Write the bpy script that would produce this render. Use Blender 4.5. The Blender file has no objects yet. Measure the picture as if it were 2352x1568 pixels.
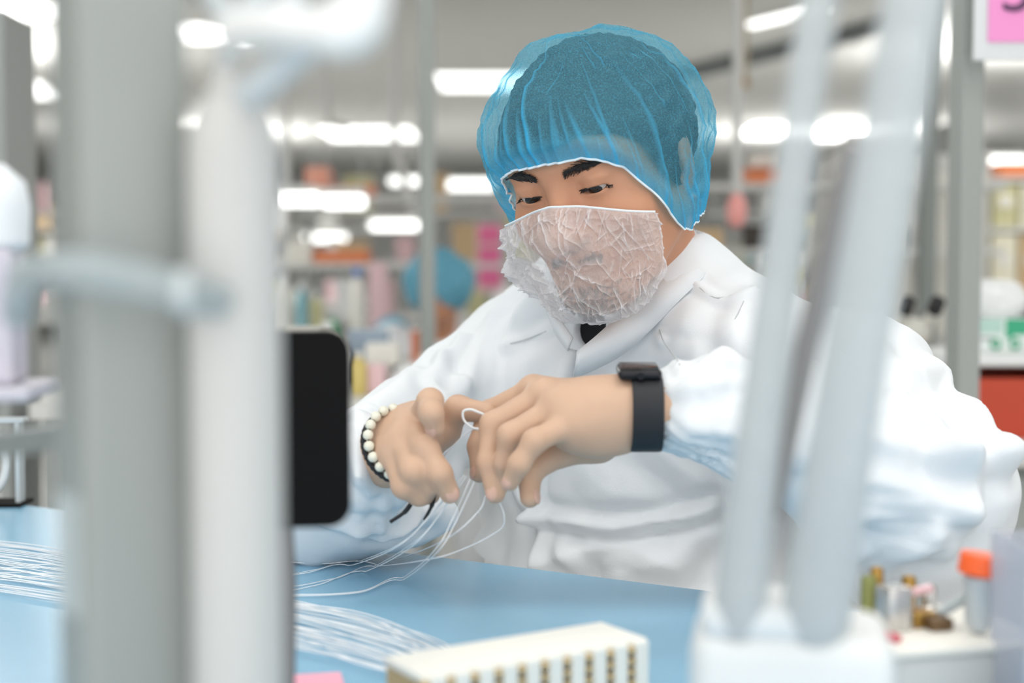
import bpy, bmesh, math, random, time
_T0 = time.time()
import numpy as np
from mathutils import Vector, Matrix
sc = bpy.context.scene
COL = sc.collection
random.seed(7)
RNG = np.random.RandomState(11)

# ------------------------------------------------------------------ camera
FPX = 2352 * 50.0 / 36.0
PITCH = math.atan(164.0 / FPX)
CAMZ = 1.04
cd = bpy.data.cameras.new('camera')
cam = bpy.data.objects.new('camera', cd)
COL.objects.link(cam)
cam.location = (0, 0, CAMZ)
cam.rotation_euler = (math.pi / 2 - PITCH, 0, 0)
cd.lens = 50; cd.sensor_width = 36; cd.sensor_fit = 'HORIZONTAL'
cd.clip_start = 0.02; cd.clip_end = 200
cd.dof.use_dof = True
cd.dof.focus_distance = 1.36
cd.dof.aperture_fstop = 2.8
cd.dof.aperture_blades = 0
sc.camera = cam
CP, SP = math.cos(PITCH), math.sin(PITCH)
def P(px, py, d):
    """world point seen at photo pixel (px, py) at depth d along the lens axis"""
    x = (px - 1176) / FPX * d; y = -(py - 784) / FPX * d
    return Vector((x, d * CP + y * SP, CAMZ - d * SP + y * CP))
def ray(px, py):
    return (P(px, py, 1.0) - Vector((0, 0, CAMZ)))
def onz(px, py, z):
    r = ray(px, py); t = (z - CAMZ) / r.z
    return Vector((r.x * t, r.y * t, z))
def ony(px, py, y):
    r = ray(px, py); t = y / r.y
    return Vector((r.x * t, y, CAMZ + r.z * t))

# ------------------------------------------------------------------ world, lights, exposure
w = bpy.data.worlds.new('hall_ambient'); sc.world = w
w.use_nodes = True
w.node_tree.nodes['Background'].inputs[0].default_value = (1.0, 0.99, 0.975, 1)
w.node_tree.nodes['Background'].inputs[1].default_value = 2.0
def area(name, loc, sx, sy, power, col=(1, 0.985, 0.96)):
    l = bpy.data.lights.new(name, 'AREA'); l.shape = 'RECTANGLE'; l.size = sx; l.size_y = sy
    l.energy = power; l.color = col
    o = bpy.data.objects.new(name, l); COL.objects.link(o); o.location = loc
    return o
# luminaires of the hall over the near benches (above the frame)
for lx_, ly_ in ((-0.9, 0.5), (0.9, 0.5), (-0.9, 2.3), (0.9, 2.3)):
    area('luminaire_light', (lx_, ly_, 2.70), 1.2, 0.6, 4.5)
for lx_, ly_, e_ in ((-2.6, 6.0, 40), (2.6, 6.0, 40), (-3.0, 11.0, 75), (3.0, 11.0, 75), (0.0, 18.0, 170)):
    area('luminaire_light', (lx_, ly_, 2.70), 1.2, 0.6, e_)
# upward fill lights without fixtures, added to brighten the ceiling
for lx_, ly_, e_ in ((-3.5, 5.0, 48), (3.5, 5.0, 48), (-4.0, 11.0, 80), (4.0, 11.0, 80), (-4, 18.0, 150), (4, 18.0, 150), (0.0, -0.5, 30)):
    area('ceiling_fill_light', (lx_, ly_, 2.15), 1.6, 1.6, e_).rotation_euler = (math.pi, 0, 0)
vs = sc.view_settings
vs.view_transform = 'Standard'; vs.look = 'None'; vs.gamma = 1; vs.use_curve_mapping = False
vs.exposure = -0.12
sc.cycles.max_bounces = 8
sc.cycles.transparent_max_bounces = 16

# ------------------------------------------------------------------ materials
def lin(c):
    return tuple(((v / 255) / 12.92 if v / 255 <= 0.04045 else ((v / 255 + 0.055) / 1.055) ** 2.4) for v in c)
MATS = {}
def mat(name, rgb, rough=0.6, metal=0.0, noise=0.0, nscale=30.0, bump=0.0, bscale=200.0, spec=0.5, trans=0.0, alpha=1.0, emit=0.0, sss=0.0):
    if name in MATS: return MATS[name]
    m = bpy.data.materials.new(name); m.use_nodes = True
    nt = m.node_tree; b = nt.nodes['Principled BSDF']
    c = lin(rgb) + (1,)
    b.inputs['Base Color'].default_value = c
    b.inputs['Roughness'].default_value = rough
    b.inputs['Metallic'].default_value = metal
    b.inputs['Specular IOR Level'].default_value = spec
    b.inputs['Transmission Weight'].default_value = trans
    b.inputs['Alpha'].default_value = alpha
    if sss > 0:
        b.inputs['Subsurface Weight'].default_value = sss
        b.inputs['Subsurface Radius'].default_value = (0.008, 0.003, 0.0015)
        b.inputs['Subsurface Scale'].default_value = 1.0
    if emit > 0:
        b.inputs['Emission Color'].default_value = c
        b.inputs['Emission Strength'].default_value = emit
        m.cycles.emission_sampling = 'NONE'
    tc = None
    if noise > 0 or bump > 0:
        tc = nt.nodes.new('ShaderNodeTexCoord')
    if noise > 0:
        n = nt.nodes.new('ShaderNodeTexNoise'); n.inputs['Scale'].default_value = nscale
        n.inputs['Detail'].default_value = 6
        nt.links.new(tc.outputs['Object'], n.inputs['Vector'])
        mx = nt.nodes.new('ShaderNodeMix'); mx.data_type = 'RGBA'
        mx.inputs[6].default_value = tuple(v * (1 - noise) for v in c[:3]) + (1,)
        mx.inputs[7].default_value = tuple(min(1, v * (1 + noise)) for v in c[:3]) + (1,)
        nt.links.new(n.outputs['Fac'], mx.inputs[0])
        nt.links.new(mx.outputs[2], b.inputs['Base Color'])
    if bump > 0:
        n2 = nt.nodes.new('ShaderNodeTexNoise'); n2.inputs['Scale'].default_value = bscale
        n2.inputs['Detail'].default_value = 5
        nt.links.new(tc.outputs['Object'], n2.inputs['Vector'])
        bp = nt.nodes.new('ShaderNodeBump'); bp.inputs['Strength'].default_value = bump
        bp.inputs['Distance'].default_value = 0.002
        nt.links.new(n2.outputs['Fac'], bp.inputs['Height'])
        nt.links.new(bp.outputs['Normal'], b.inputs['Normal'])
    MATS[name] = m
    return m

def film(name, rgb, opacity, fold_gain, fiber_scale, fiber_amt, tint=(1, 1, 1), sstretch=(1, 1, 1), fold_rgb=None):
    """thin non-woven fabric: see-through web, denser where it is folded double (attribute 'fold')"""
    m = bpy.data.materials.new(name); m.use_nodes = True
    nt = m.node_tree
    for n in list(nt.nodes): nt.nodes.remove(n)
    out = nt.nodes.new('ShaderNodeOutputMaterial')
    tr = nt.nodes.new('ShaderNodeBsdfTransparent'); tr.inputs[0].default_value = tint + (1,)
    df = nt.nodes.new('ShaderNodeBsdfDiffuse'); df.inputs[0].default_value = lin(rgb) + (1,)
    tl = nt.nodes.new('ShaderNodeBsdfTranslucent'); tl.inputs[0].default_value = lin(rgb) + (1,)
    m1 = nt.nodes.new('ShaderNodeMixShader'); m1.inputs[0].default_value = 0.4
    nt.links.new(df.outputs[0], m1.inputs[1]); nt.links.new(tl.outputs[0], m1.inputs[2])
    at = nt.nodes.new('ShaderNodeAttribute'); at.attribute_name = 'fold'
    if fold_rgb:
        cm_ = nt.nodes.new('ShaderNodeMix'); cm_.data_type = 'RGBA'; cm_.inputs[6].default_value = lin(rgb) + (1,); cm_.inputs[7].default_value = lin(fold_rgb) + (1,)
        nt.links.new(at.outputs['Fac'], cm_.inputs[0]); nt.links.new(cm_.outputs[2], df.inputs[0]); nt.links.new(cm_.outputs[2], tl.inputs[0])
    tc = nt.nodes.new('ShaderNodeTexCoord')
    mp = nt.nodes.new('ShaderNodeMapping'); mp.inputs['Scale'].default_value = sstretch
    nt.links.new(tc.outputs['Object'], mp.inputs[0])
    no = nt.nodes.new('ShaderNodeTexNoise'); no.inputs['Scale'].default_value = fiber_scale; no.inputs['Detail'].default_value = 4
    no.inputs['Roughness'].default_value = 0.7
    nt.links.new(mp.outputs[0], no.inputs['Vector'])
    a1 = nt.nodes.new('ShaderNodeMath'); a1.operation = 'MULTIPLY_ADD'
    a1.inputs[1].default_value = fold_gain; a1.inputs[2].default_value = opacity - fiber_amt * 0.5
    nt.links.new(at.outputs['Fac'], a1.inputs[0])
    a2 = nt.nodes.new('ShaderNodeMath'); a2.operation = 'MULTIPLY_ADD'; a2.use_clamp = True
    a2.inputs[1].default_value = fiber_amt
    nt.links.new(no.outputs['Fac'], a2.inputs[0]); nt.links.new(a1.outputs[0], a2.inputs[2])
    m2 = nt.nodes.new('ShaderNodeMixShader')
    nt.links.new(a2.outputs[0], m2.inputs[0]); nt.links.new(tr.outputs[0], m2.inputs[1]); nt.links.new(m1.outputs[0], m2.inputs[2])
    nt.links.new(m2.outputs[0], out.inputs[0])
    return m

# ------------------------------------------------------------------ mesh helpers
def link(name, me, m, parent=None, smooth=True):
    if m is not None: me.materials.append(m)
    if smooth:
        me.polygons.foreach_set('use_smooth', np.ones(len(me.polygons), dtype=bool))
    o = bpy.data.objects.new(name, me); COL.objects.link(o)
    if parent is not None:
        o.parent = parent
        if parent.parent is None: o.matrix_parent_inverse = parent.matrix_basis.inverted()
    return o
def np_mesh(name, V, Q, attr=None):
    """mesh from numpy verts (N,3) and quads (M,4)"""
    me = bpy.data.meshes.new(name)
    me.vertices.add(len(V)); me.vertices.foreach_set('co', np.asarray(V, dtype=np.float32).ravel())
    k = Q.shape[1]
    me.loops.add(Q.size); me.loops.foreach_set('vertex_index', Q.astype(np.int32).ravel())
    me.polygons.add(len(Q))
    me.polygons.foreach_set('loop_start', np.arange(0, Q.size, k, dtype=np.int32))
    me.polygons.foreach_set('loop_total', np.full(len(Q), k, dtype=np.int32))
    if attr:
        for an, av in attr.items():
            a = me.attributes.new(an, 'FLOAT', 'POINT'); a.data.foreach_set('value', np.asarray(av, dtype=np.float32))
    me.update(calc_edges=True); me.validate()
    return me
def tagt(o, label, cat, group=None):
    o['label'] = label; o['category'] = cat
    if group: o['group'] = group
    return o
def thing(name, label, cat, loc=(0, 0, 0), rz=0.0, group=None):
    o = bpy.data.objects.new(name, None); COL.objects.link(o)
    o.location = loc; o.rotation_euler = (0, 0, rz); o.empty_display_size = 0.05
    return tagt(o, label, cat, group)
def struct(o):
    o['kind'] = 'structure'; return o

class MB:
    """collects boxes, tubes, lathes; build() links them as one mesh object"""
    def __init__(s): s.bm = bmesh.new()
    def box(s, c, size, rz=0.0, bev=0.0, rot=None, seg=2):
        t = bmesh.ops.create_cube(s.bm, size=1.0)
        vs_ = t['verts']
        M = Matrix.Translation(Vector(c)) @ (rot.to_4x4() if rot is not None else Matrix.Rotation(rz, 4, 'Z')) @ Matrix.Diagonal((*size, 1))
        bmesh.ops.transform(s.bm, matrix=M, verts=vs_)
        if bev > 0:
            es = list({e for v in vs_ for e in v.link_edges})
            bmesh.ops.bevel(s.bm, geom=es, offset=bev, segments=seg, affect='EDGES', profile=0.5)
        return s
    def lathe(s, prof, c=(0, 0, 0), n=24, rot=None, cap=True):
        rings = []
        R = rot.to_3x3() if rot is not None else Matrix.Identity(3)
        for r, z in prof:
            rings.append([s.bm.verts.new(Vector(c) + R @ Vector((r * math.cos(2 * math.pi * i / n), r * math.sin(2 * math.pi * i / n), z))) for i in range(n)])
        for a, b in zip(rings[:-1], rings[1:]):
            for i in range(n):
                s.bm.faces.new((a[i], a[(i + 1) % n], b[(i + 1) % n], b[i]))
        if cap:
            s.bm.faces.new(rings[0][::-1]); s.bm.faces.new(rings[-1])
        return s
    def tube(s, pts, r, n=10, cap=True):
        pts = [Vector(p) for p in pts]
        rs = r if isinstance(r, (list, tuple)) else [r] * len(pts)
        rings = []; up = None
        for i, p in enumerate(pts):
            t = (pts[min(i + 1, len(pts) - 1)] - pts[max(i - 1, 0)]).normalized()
            if up is None:
                up = Vector((0, 0, 1)) if abs(t.z) < 0.9 else Vector((1, 0, 0))
            a = t.cross(up).normalized(); b = a.cross(t).normalized(); up = b
            rings.append([s.bm.verts.new(p + (a * math.cos(2 * math.pi * k / n) + b * math.sin(2 * math.pi * k / n)) * rs[i]) for k in range(n)])
        for A, B in zip(rings[:-1], rings[1:]):
            for k in range(n):
                s.bm.faces.new((A[k], B[k], B[(k + 1) % n], A[(k + 1) % n]))
        if cap:
            s.bm.faces.new(rings[0]); s.bm.faces.new(rings[-1][::-1])
        return s
    def poly(s, pts, thick):
        """flat polygon (list of 3D points) extruded along thick vector"""
        lo = [s.bm.verts.new(Vector(p)) for p in pts]; hi = [s.bm.verts.new(Vector(p) + Vector(thick)) for p in pts]
        n = len(pts)
        s.bm.faces.new(lo[::-1]); s.bm.faces.new(hi)
        for i in range(n):
            s.bm.faces.new((lo[i], lo[(i + 1) % n], hi[(i + 1) % n], hi[i]))
        return s
    def sphere(s, c, r, sub=2, sq=(1, 1, 1), rot=None):
        t = bmesh.ops.create_icosphere(s.bm, subdivisions=sub, radius=1.0)
        M = Matrix.Translation(Vector(c)) @ (rot.to_4x4() if rot is not None else Matrix.Identity(4)) @ Matrix.Diagonal((r * sq[0], r * sq[1], r * sq[2], 1))
        bmesh.ops.transform(s.bm, matrix=M, verts=t['verts'])
        return s
    def build(s, name, m, parent=None, smooth=False):
        bmesh.ops.recalc_face_normals(s.bm, faces=s.bm.faces[:])
        me = bpy.data.meshes.new(name); s.bm.to_mesh(me); s.bm.free()
        o = link(name, me, m, parent, smooth=False)
        if smooth:
            me.polygons.foreach_set('use_smooth', np.ones(len(me.polygons), dtype=bool))
            try: me.set_sharp_from_angle(angle=math.radians(40))
            except Exception: pass
        return o
def bez(pts, n=12):
    """Catmull-Rom through pts"""
    pts = [Vector(p) for p in pts]; out = []
    P_ = [pts[0] * 2 - pts[1]] + pts + [pts[-1] * 2 - pts[-2]]
    for i in range(1, len(P_) - 2):
        p0, p1, p2, p3 = P_[i - 1:i + 3]
        for k in range(n):
            t = k / n
            out.append(0.5 * ((2 * p1) + (p2 - p0) * t + (2 * p0 - 5 * p1 + 4 * p2 - p3) * t * t + (3 * p1 - p0 - 3 * p2 + p3) * t ** 3))
    out.append(pts[-1]); return out
def copy_tree(o, parent=None):
    c = o.copy(); COL.objects.link(c); c.parent = parent
    c.matrix_parent_inverse = o.matrix_parent_inverse.copy()
    for ch in o.children:
        copy_tree(ch, c)
    return c

# ------------------------------------------------------------------ implicit modelling (bodies, hands, coat)
class SDF:
    def __init__(s): s.pr = []
    def cone(s, a, b, ra, rb, k=0.0, op='u'):
        s.pr.append(('c', np.array(a, float), np.array(b, float), ra, rb, k, op)); return s
    def ell(s, c, r, k=0.0, op='u', R=None):
        R = np.eye(3) if R is None else np.array(R, float)
        s.pr.append(('e', np.array(c, float), np.array(r, float), R, None, k, op)); return s
    @staticmethod
    def _d(p, X):
        if p[0] == 's': return p[1](X)
        if p[0] == 'c':
            a, b, ra, rb = p[1:5]; ab = b - a; L2 = max(float(ab @ ab), 1e-12)
            t = np.clip(((X - a) @ ab) / L2, 0, 1)
            Y = X - a; return np.sqrt(np.maximum(np.einsum('...i,...i', Y, Y) - 2 * t * (Y @ ab) + t * t * L2, 0)) - (ra + (rb - ra) * t)
        c, r, R = p[1], p[2], p[3]
        q = (X - c) @ R            # columns of R are local axes
        q = q / r; k0 = np.sqrt(np.einsum('...i,...i', q, q)); q = q / r; k1 = np.sqrt(np.einsum('...i,...i', q, q))
        return k0 * (k0 - 1.0) / np.maximum(k1, 1e-9)
    @staticmethod
    def _mix(F, d, k, op):
        if op == 'u':
            if k <= 0: return np.minimum(F, d)
            h = np.clip(0.5 + 0.5 * (F - d) / k, 0, 1)
            return F * (1 - h) + d * h - k * h * (1 - h)
        d = -d
        if k <= 0: return np.maximum(F, d)
        h = np.clip(0.5 - 0.5 * (F - d) / k, 0, 1)
        return F * (1 - h) + d * h + k * h * (1 - h)
    def __call__(s, X):
        X = np.asarray(X, float)
        F = np.full(X.shape[:-1], 1.0)
        for p in s.pr: F = s._mix(F, s._d(p, X), p[5], p[6])
        return F
    def grid(s, lo, hi, h):
        lo = np.array(lo, float); n = np.ceil((np.array(hi) - lo) / h).astype(int) + 1
        F = np.full(n, 1.0)
        ax = [lo[i] + h * np.arange(n[i]) for i in range(3)]
        for p in s.pr:
            if p[0] == 's':
                q_ = np.array([q for r_ in p[1].pr for q in ((r_[1], r_[2]) if r_[0] == 'c' else (r_[1], r_[1]))]); b0, b1 = q_.min(0) - 0.016, q_.max(0) + 0.016
            elif p[0] == 'c':
                r = max(p[3], p[4]); b0 = np.minimum(p[1], p[2]) - r; b1 = np.maximum(p[1], p[2]) + r
            else:
                e = np.abs(p[3]) @ p[2]; b0 = p[1] - e; b1 = p[1] + e
            mrg = p[5] * 1.3 + 4 * h
            i0 = np.clip(np.floor((b0 - mrg - lo) / h).astype(int), 0, n); i1 = np.clip(np.ceil((b1 + mrg - lo) / h).astype(int) + 1, 0, n)
            if np.any(i1 <= i0): continue
            sl = tuple(slice(i0[i], i1[i]) for i in range(3))
            X = np.stack(np.meshgrid(*[ax[i][i0[i]:i1[i]] for i in range(3)], indexing='ij'), -1)
            F[sl] = s._mix(F[sl], s._d(p, X), p[5], p[6])
        return F, lo
    def mesh(s, lo, hi, h, smooth=2):
        F, lo = s.grid(lo, hi, h)
        V, Q = surfnet(F, lo, h)
        return relax(V, Q, smooth), Q
    def grad(s, X, e=1e-3):
        g = np.stack([s(X + np.eye(3)[i] * e) - s(X - np.eye(3)[i] * e) for i in range(3)], -1)
        return g / np.maximum(np.linalg.norm(g, axis=-1, keepdims=True), 1e-9)
    def cast(s, o, d, t0, t1, off=0.0, n=48):
        """first hit along o + t d for arrays of rays (sphere tracing); returns t (nan = miss)"""
        o = np.asarray(o, float); d = np.asarray(d, float); L = np.linalg.norm(d, axis=1)
        t = np.full(len(d), float(t0))
        for _ in range(n):
            F = s(o + d * t[:, None]) - off
            t = np.minimum(t + 0.85 * F / L, t1 + 1)
        return np.where((t < t1) & (np.abs(F) < 0.002), t, np.nan)
    def cast_out(s, o, d, t0, t1, off=0.0, n=120):
        """last crossing inside -> outside going outwards"""
        o = np.asarray(o, float); d = np.asarray(d, float); T = np.linspace(t0, t1, n)
        res = np.full(len(d), t0); prev = s(o + d * T[0]) - off
        for a, b in zip(T[:-1], T[1:]):
            cur = s(o + d * b) - off
            hit = (prev <= 0) & (cur > 0)
            res[hit] = (a + (b - a) * (-prev) / np.maximum(cur - prev, 1e-9))[hit]
            prev = cur
        return res
def surfnet(F, lo, h):
    S = F < 0
    n = np.array(F.shape)
    cs = [(i, j, k) for i in (0, 1) for j in (0, 1) for k in (0, 1)]
    sub = lambda A, c: A[c[0]:n[0] - 1 + c[0], c[1]:n[1] - 1 + c[1], c[2]:n[2] - 1 + c[2]]
    cnt = sum(sub(S, c).astype(np.int8) for c in cs)
    mix = (cnt > 0) & (cnt < 8)
    I = np.argwhere(mix)
    vals = np.stack([F[I[:, 0] + c[0], I[:, 1] + c[1], I[:, 2] + c[2]] for c in cs], 1)
    C = np.array(cs, float)
    acc = np.zeros((len(I), 3)); num = np.zeros(len(I))
    for a in range(8):
        for b in range(a + 1, 8):
            if np.abs(C[a] - C[b]).sum() != 1: continue
            va, vb = vals[:, a], vals[:, b]
            x = (va < 0) != (vb < 0)
            t = np.where(x, va / np.where(va - vb == 0, 1, va - vb), 0)
            acc += x[:, None] * (C[a] + t[:, None] * (C[b] - C[a])); num += x
    V = lo + h * (I + acc / num[:, None])
    vid = np.full(mix.shape, -1, np.int64); vid[mix] = np.arange(len(I))
    Q = []
    for ax in range(3):
        u, v = (ax + 1) % 3, (ax + 2) % 3
        sl0 = [slice(None)] * 3; sl1 = [slice(None)] * 3
        sl0[ax] = slice(0, n[ax] - 1); sl1[ax] = slice(1, n[ax])
        ch = S[tuple(sl0)] != S[tuple(sl1)]
        E = np.argwhere(ch)
        ok = (E[:, u] > 0) & (E[:, v] > 0) & (E[:, u] < n[u] - 1) & (E[:, v] < n[v] - 1)
        E = E[ok]
        ins = S[E[:, 0], E[:, 1], E[:, 2]]
        q = []
        for du, dv in ((-1, -1), (0, -1), (0, 0), (-1, 0)):
            c = E.copy(); c[:, u] += du; c[:, v] += dv
            q.append(vid[c[:, 0], c[:, 1], c[:, 2]])
        q = np.stack(q, 1)
        q[~ins] = q[~ins][:, ::-1]
        Q.append(q)
    Q = np.concatenate(Q); Q = Q[(Q >= 0).all(1)]
    return V, Q
def _scat(idx, W, n):
    return np.stack([np.bincount(idx, W[:, k], n) for k in range(3)], 1)
def relax(V, Q, it):
    n = len(V)
    A_ = np.concatenate([Q[:, i] for i in range(4)] + [Q[:, (i + 1) % 4] for i in range(4)])
    B_ = np.concatenate([Q[:, (i + 1) % 4] for i in range(4)] + [Q[:, i] for i in range(4)])
    num = np.maximum(np.bincount(A_, minlength=n), 1)[:, None]
    for _ in range(it):
        V = 0.5 * V + 0.5 * _scat(A_, V[B_], n) / num
    return V
def vnormals(V, Q):
    fn = np.cross(V[Q[:, 2]] - V[Q[:, 0]], V[Q[:, 3]] - V[Q[:, 1]])
    N = _scat(Q.T.ravel(), np.concatenate([fn] * 4), len(V))
    return N / np.maximum(np.linalg.norm(N, axis=1, keepdims=True), 1e-12)
def vnoise(X, seed=0):
    X = np.asarray(X, float); I = np.floor(X).astype(np.int64); f = X - I; f = f * f * (3 - 2 * f)
    def hsh(i, j, k):
        h = (i * 374761393 + j * 668265263 + k * 2147483647 + seed * 974711) & 0xffffffff
        h = ((h ^ (h >> 13)) * 1274126177) & 0xffffffff
        return ((h ^ (h >> 16)) & 0xffff) / 65535.0
    r = 0
    for a in (0, 1):
        for b in (0, 1):
            for c in (0, 1):
                wgt = (f[..., 0] if a else 1 - f[..., 0]) * (f[..., 1] if b else 1 - f[..., 1]) * (f[..., 2] if c else 1 - f[..., 2])
                r = r + wgt * hsh(I[..., 0] + a, I[..., 1] + b, I[..., 2] + c)
    return r
def facet(X, seed=0):
    """piecewise-linear lattice noise: flat facets meeting in creases, like crumpled paper"""
    rs_ = np.random.RandomState(seed); q_, _ = np.linalg.qr(rs_.randn(3, 3)); X = np.asarray(X, float) @ q_ + rs_.rand(3) * 7
    I = np.floor(X).astype(np.int64); f = X - I
    o = np.argsort(-f, axis=1); fs = np.take_along_axis(f, o, 1)
    def hsh(J):
        h = (J[:, 0] * 374761393 + J[:, 1] * 668265263 + J[:, 2] * 2147483647 + seed * 974711) & 0xffffffff
        h = ((h ^ (h >> 13)) * 1274126177) & 0xffffffff
        return ((h ^ (h >> 16)) & 0xffff) / 65535.0
    J = I.copy(); r = (1 - fs[:, 0]) * hsh(J); n = np.arange(len(X))
    for k in range(3):
        J[n, o[:, k]] += 1
        r = r + (fs[:, k] - (fs[:, k + 1] if k < 2 else 0)) * hsh(J)
    return r
def ridge(X, seed=0):
    return 1 - np.abs(2 * vnoise(X, seed) - 1)
def seg_dist(X, pts):
    d = np.full(len(X), 9.0)
    for a, b in zip(pts[:-1], pts[1:]):
        ab = b - a; t = np.clip(((X - a) @ ab) / max(float(ab @ ab), 1e-12), 0, 1)
        d = np.minimum(d, np.linalg.norm(X - a - t[:, None] * ab, axis=1))
    return d
def A3(v): return np.array(v, float)

# ================================================================== the room
CEIL = 2.8; BACKY = 27.0; XW = 11.5
m_floor = mat('floor_vinyl', (196, 197, 195), 0.35, noise=0.06, nscale=3)
m_ceil = mat('ceiling_paint', (206, 206, 203), 0.9, noise=0.03, nscale=2)
m_wall = mat('wall_paint', (218, 218, 215), 0.85, noise=0.03, nscale=1.5)
struct(MB().box((0, 13, -0.02), (2 * XW, 29, 0.04)).build('floor', m_floor))
struct(MB().box((0, 13, CEIL + 0.02), (2 * XW, 29, 0.04)).build('ceiling', m_ceil))
struct(MB().box((0, BACKY + 0.05, CEIL / 2), (2 * XW, 0.1, CEIL)).build('wall_back', m_wall))
struct(MB().box((-XW - 0.05, 13, CEIL / 2), (0.1, 29, CEIL)).build('wall_left', m_wall))
struct(MB().box((XW + 0.05, 13, CEIL / 2), (0.1, 29, CEIL)).build('wall_right', m_wall))

# the work table: blue mat top, pale edge band; the far edge runs obliquely past the seated worker
TZ = 0.75
e0 = onz(750, 1245, TZ); e1 = onz(1750, 1370, TZ)
ED = (e1 - e0).normalized()                 # along the edge, to the right
EN = Vector((ED.y, -ED.x, 0))               # away from the worker
if EN.y > 0: EN = -EN
TROT = math.atan2(ED.y, ED.x)
m_mat = mat('blue_table_mat', (136, 184, 212), 0.26, noise=0.10, nscale=4, bump=0.05, bscale=900, spec=0.45)
m_edge = mat('white_edge_band', (236, 238, 238), 0.5)
m_leg = mat('grey_steel', (150, 153, 152), 0.45, metal=0.2)
tab_c = e0 + ED * 0.15 + EN * 0.5
tb = thing('work_table', 'long work table with a blue mat and white edge under the worker\'s hands', 'table', (tab_c.x, tab_c.y, 0), TROT)
LT, WT = 3.3, 1.0
MB().box((tab_c.x, tab_c.y, TZ - 0.017), (LT - 0.006, WT - 0.006, 0.028), TROT).build('table_core', m_edge, tb)
MB().box((tab_c.x, tab_c.y, TZ - 0.0015), (LT - 0.006, WT - 0.007, 0.003), TROT).build('table_mat', m_mat, tb)
MB().box(tab_c + EN * (-WT / 2) + Vector((0, 0, TZ - 0.016)), (LT, 0.004, 0.0325), TROT).build('edge_band', m_edge, tb)
for sx in (-1, 1):
    for sy in (-1, 1):
        q = tab_c + ED * sx * (LT / 2 - 0.08) + EN * sy * (WT / 2 - 0.08)
        MB().box((q.x, q.y, 0.36), (0.05, 0.05, 0.72), TROT, bev=0.004).build('leg', m_leg, tb)
# ================================================================== the worker
m_skin = mat('face_skin', (196, 142, 112), 0.5, noise=0.06, nscale=60, bump=0.12, bscale=900, sss=0.12, spec=0.35)
m_hand_lit = mat('lit_hand_skin', (207, 172, 147), 0.5, noise=0.06, nscale=60, bump=0.12, bscale=900, sss=0.10, spec=0.3)  # paler than the face: partly real tone, mainly brighter light put into the colour
m_coat = mat('white_coverall_fabric', (231, 234, 237), 0.65, spec=0.2)
_nt = m_coat.node_tree; _b = _nt.nodes['Principled BSDF']; _tc = _nt.nodes.new('ShaderNodeTexCoord')
def _bump(kind, scale, strength, dist, prev):
    n = _nt.nodes.new('ShaderNodeTexNoise'); n.inputs['Scale'].default_value = scale; n.inputs['Detail'].default_value = 3
    if kind: n.noise_type = kind
    _nt.links.new(_tc.outputs['Object'], n.inputs['Vector'])
    b = _nt.nodes.new('ShaderNodeBump'); b.inputs['Strength'].default_value = strength; b.inputs['Distance'].default_value = dist
    _nt.links.new(n.outputs['Fac'], b.inputs['Height'])
    if prev is not None: _nt.links.new(prev.outputs['Normal'], b.inputs['Normal'])
    return b
_b1 = _bump('RIDGED_MULTIFRACTAL', 14, 0.35, 0.006, None); _b2 = _bump(None, 700, 0.25, 0.0008, _b1)
_nt.links.new(_b2.outputs['Normal'], _b.inputs['Normal'])
m_black = mat('black_knit', (22, 22, 26), 0.9, bump=0.2, bscale=1500)
m_hairm = mat('dark_hair', (22, 20, 20), 0.55, bump=0.6, bscale=700)
worker_base = P(1470, 1300, 1.62)
worker = thing('person', 'seated worker in white coverall, blue bouffant cap and beard cover threading filaments', 'person', (worker_base.x, worker_base.y, 0))

# ---- head frame: local x = worker's right, y = face forward, z = up
HS = 1.05
yaw, pit, rol = math.radians(30), math.radians(22), math.radians(7)
f0 = Vector((-math.sin(yaw), -math.cos(yaw), 0)); r0 = Vector((-math.cos(yaw), math.sin(yaw), 0)); u0 = Vector((0, 0, 1))
HF = f0 * math.cos(pit) - u0 * math.sin(pit); HU = u0 * math.cos(pit) + f0 * math.sin(pit)
HR = r0 * math.cos(rol) - HU * math.sin(rol); HU = HU * math.cos(rol) + r0 * math.sin(rol)
HC = P(1380, 368, 1.40)
HM = np.array([HR, HF, HU], float).T * HS           # local -> world
HCn = A3(HC)
def h2w(X): return np.asarray(X, float) @ HM.T + HCn
HMi = np.linalg.inv(HM)
def w2h(X): return (np.asarray(X, float) - HCn) @ HMi.T

neck_w = P(1478, 650, 1.50)
neck_l = w2h(A3(neck_w))
def rotx(a):
    c, s_ = math.cos(a), math.sin(a); return np.array([[1, 0, 0], [0, c, -s_], [0, s_, c]])
def rotz(a):
    c, s_ = math.cos(a), math.sin(a); return np.array([[c, -s_, 0], [s_, c, 0], [0, 0, 1]])
def roty(a):
    c, s_ = math.cos(a), math.sin(a); return np.array([[c, 0, s_], [0, 1, 0], [-s_, 0, c]])
hd = SDF()
hd.ell((0, -0.012, 0.026), (0.076, 0.096, 0.080))
hd.ell((0, 0.030, -0.028), (0.062, 0.060, 0.088), 0.03)
hd.ell((0, 0.052, 0.030), (0.058, 0.038, 0.042), 0.03)             # forehead
for sx in (-1, 1):
    hd.cone((sx * 0.056, 0.000, -0.055), (sx * 0.020, 0.070, -0.100), 0.020, 0.019, 0.03)   # jaw
    hd.ell((sx * 0.043, 0.058, -0.034), (0.026, 0.026, 0.024), 0.025)                        # cheek
    hd.cone((sx * 0.010, 0.086, 0.021), (sx * 0.044, 0.069, 0.021), 0.0085, 0.007, 0.014)     # brow ridge
hd.ell((0, 0.074, -0.103), (0.022, 0.018, 0.018), 0.02)            # chin
hd.ell((0, 0.079, -0.066), (0.030, 0.018, 0.022), 0.02)            # mouth mound
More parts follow.
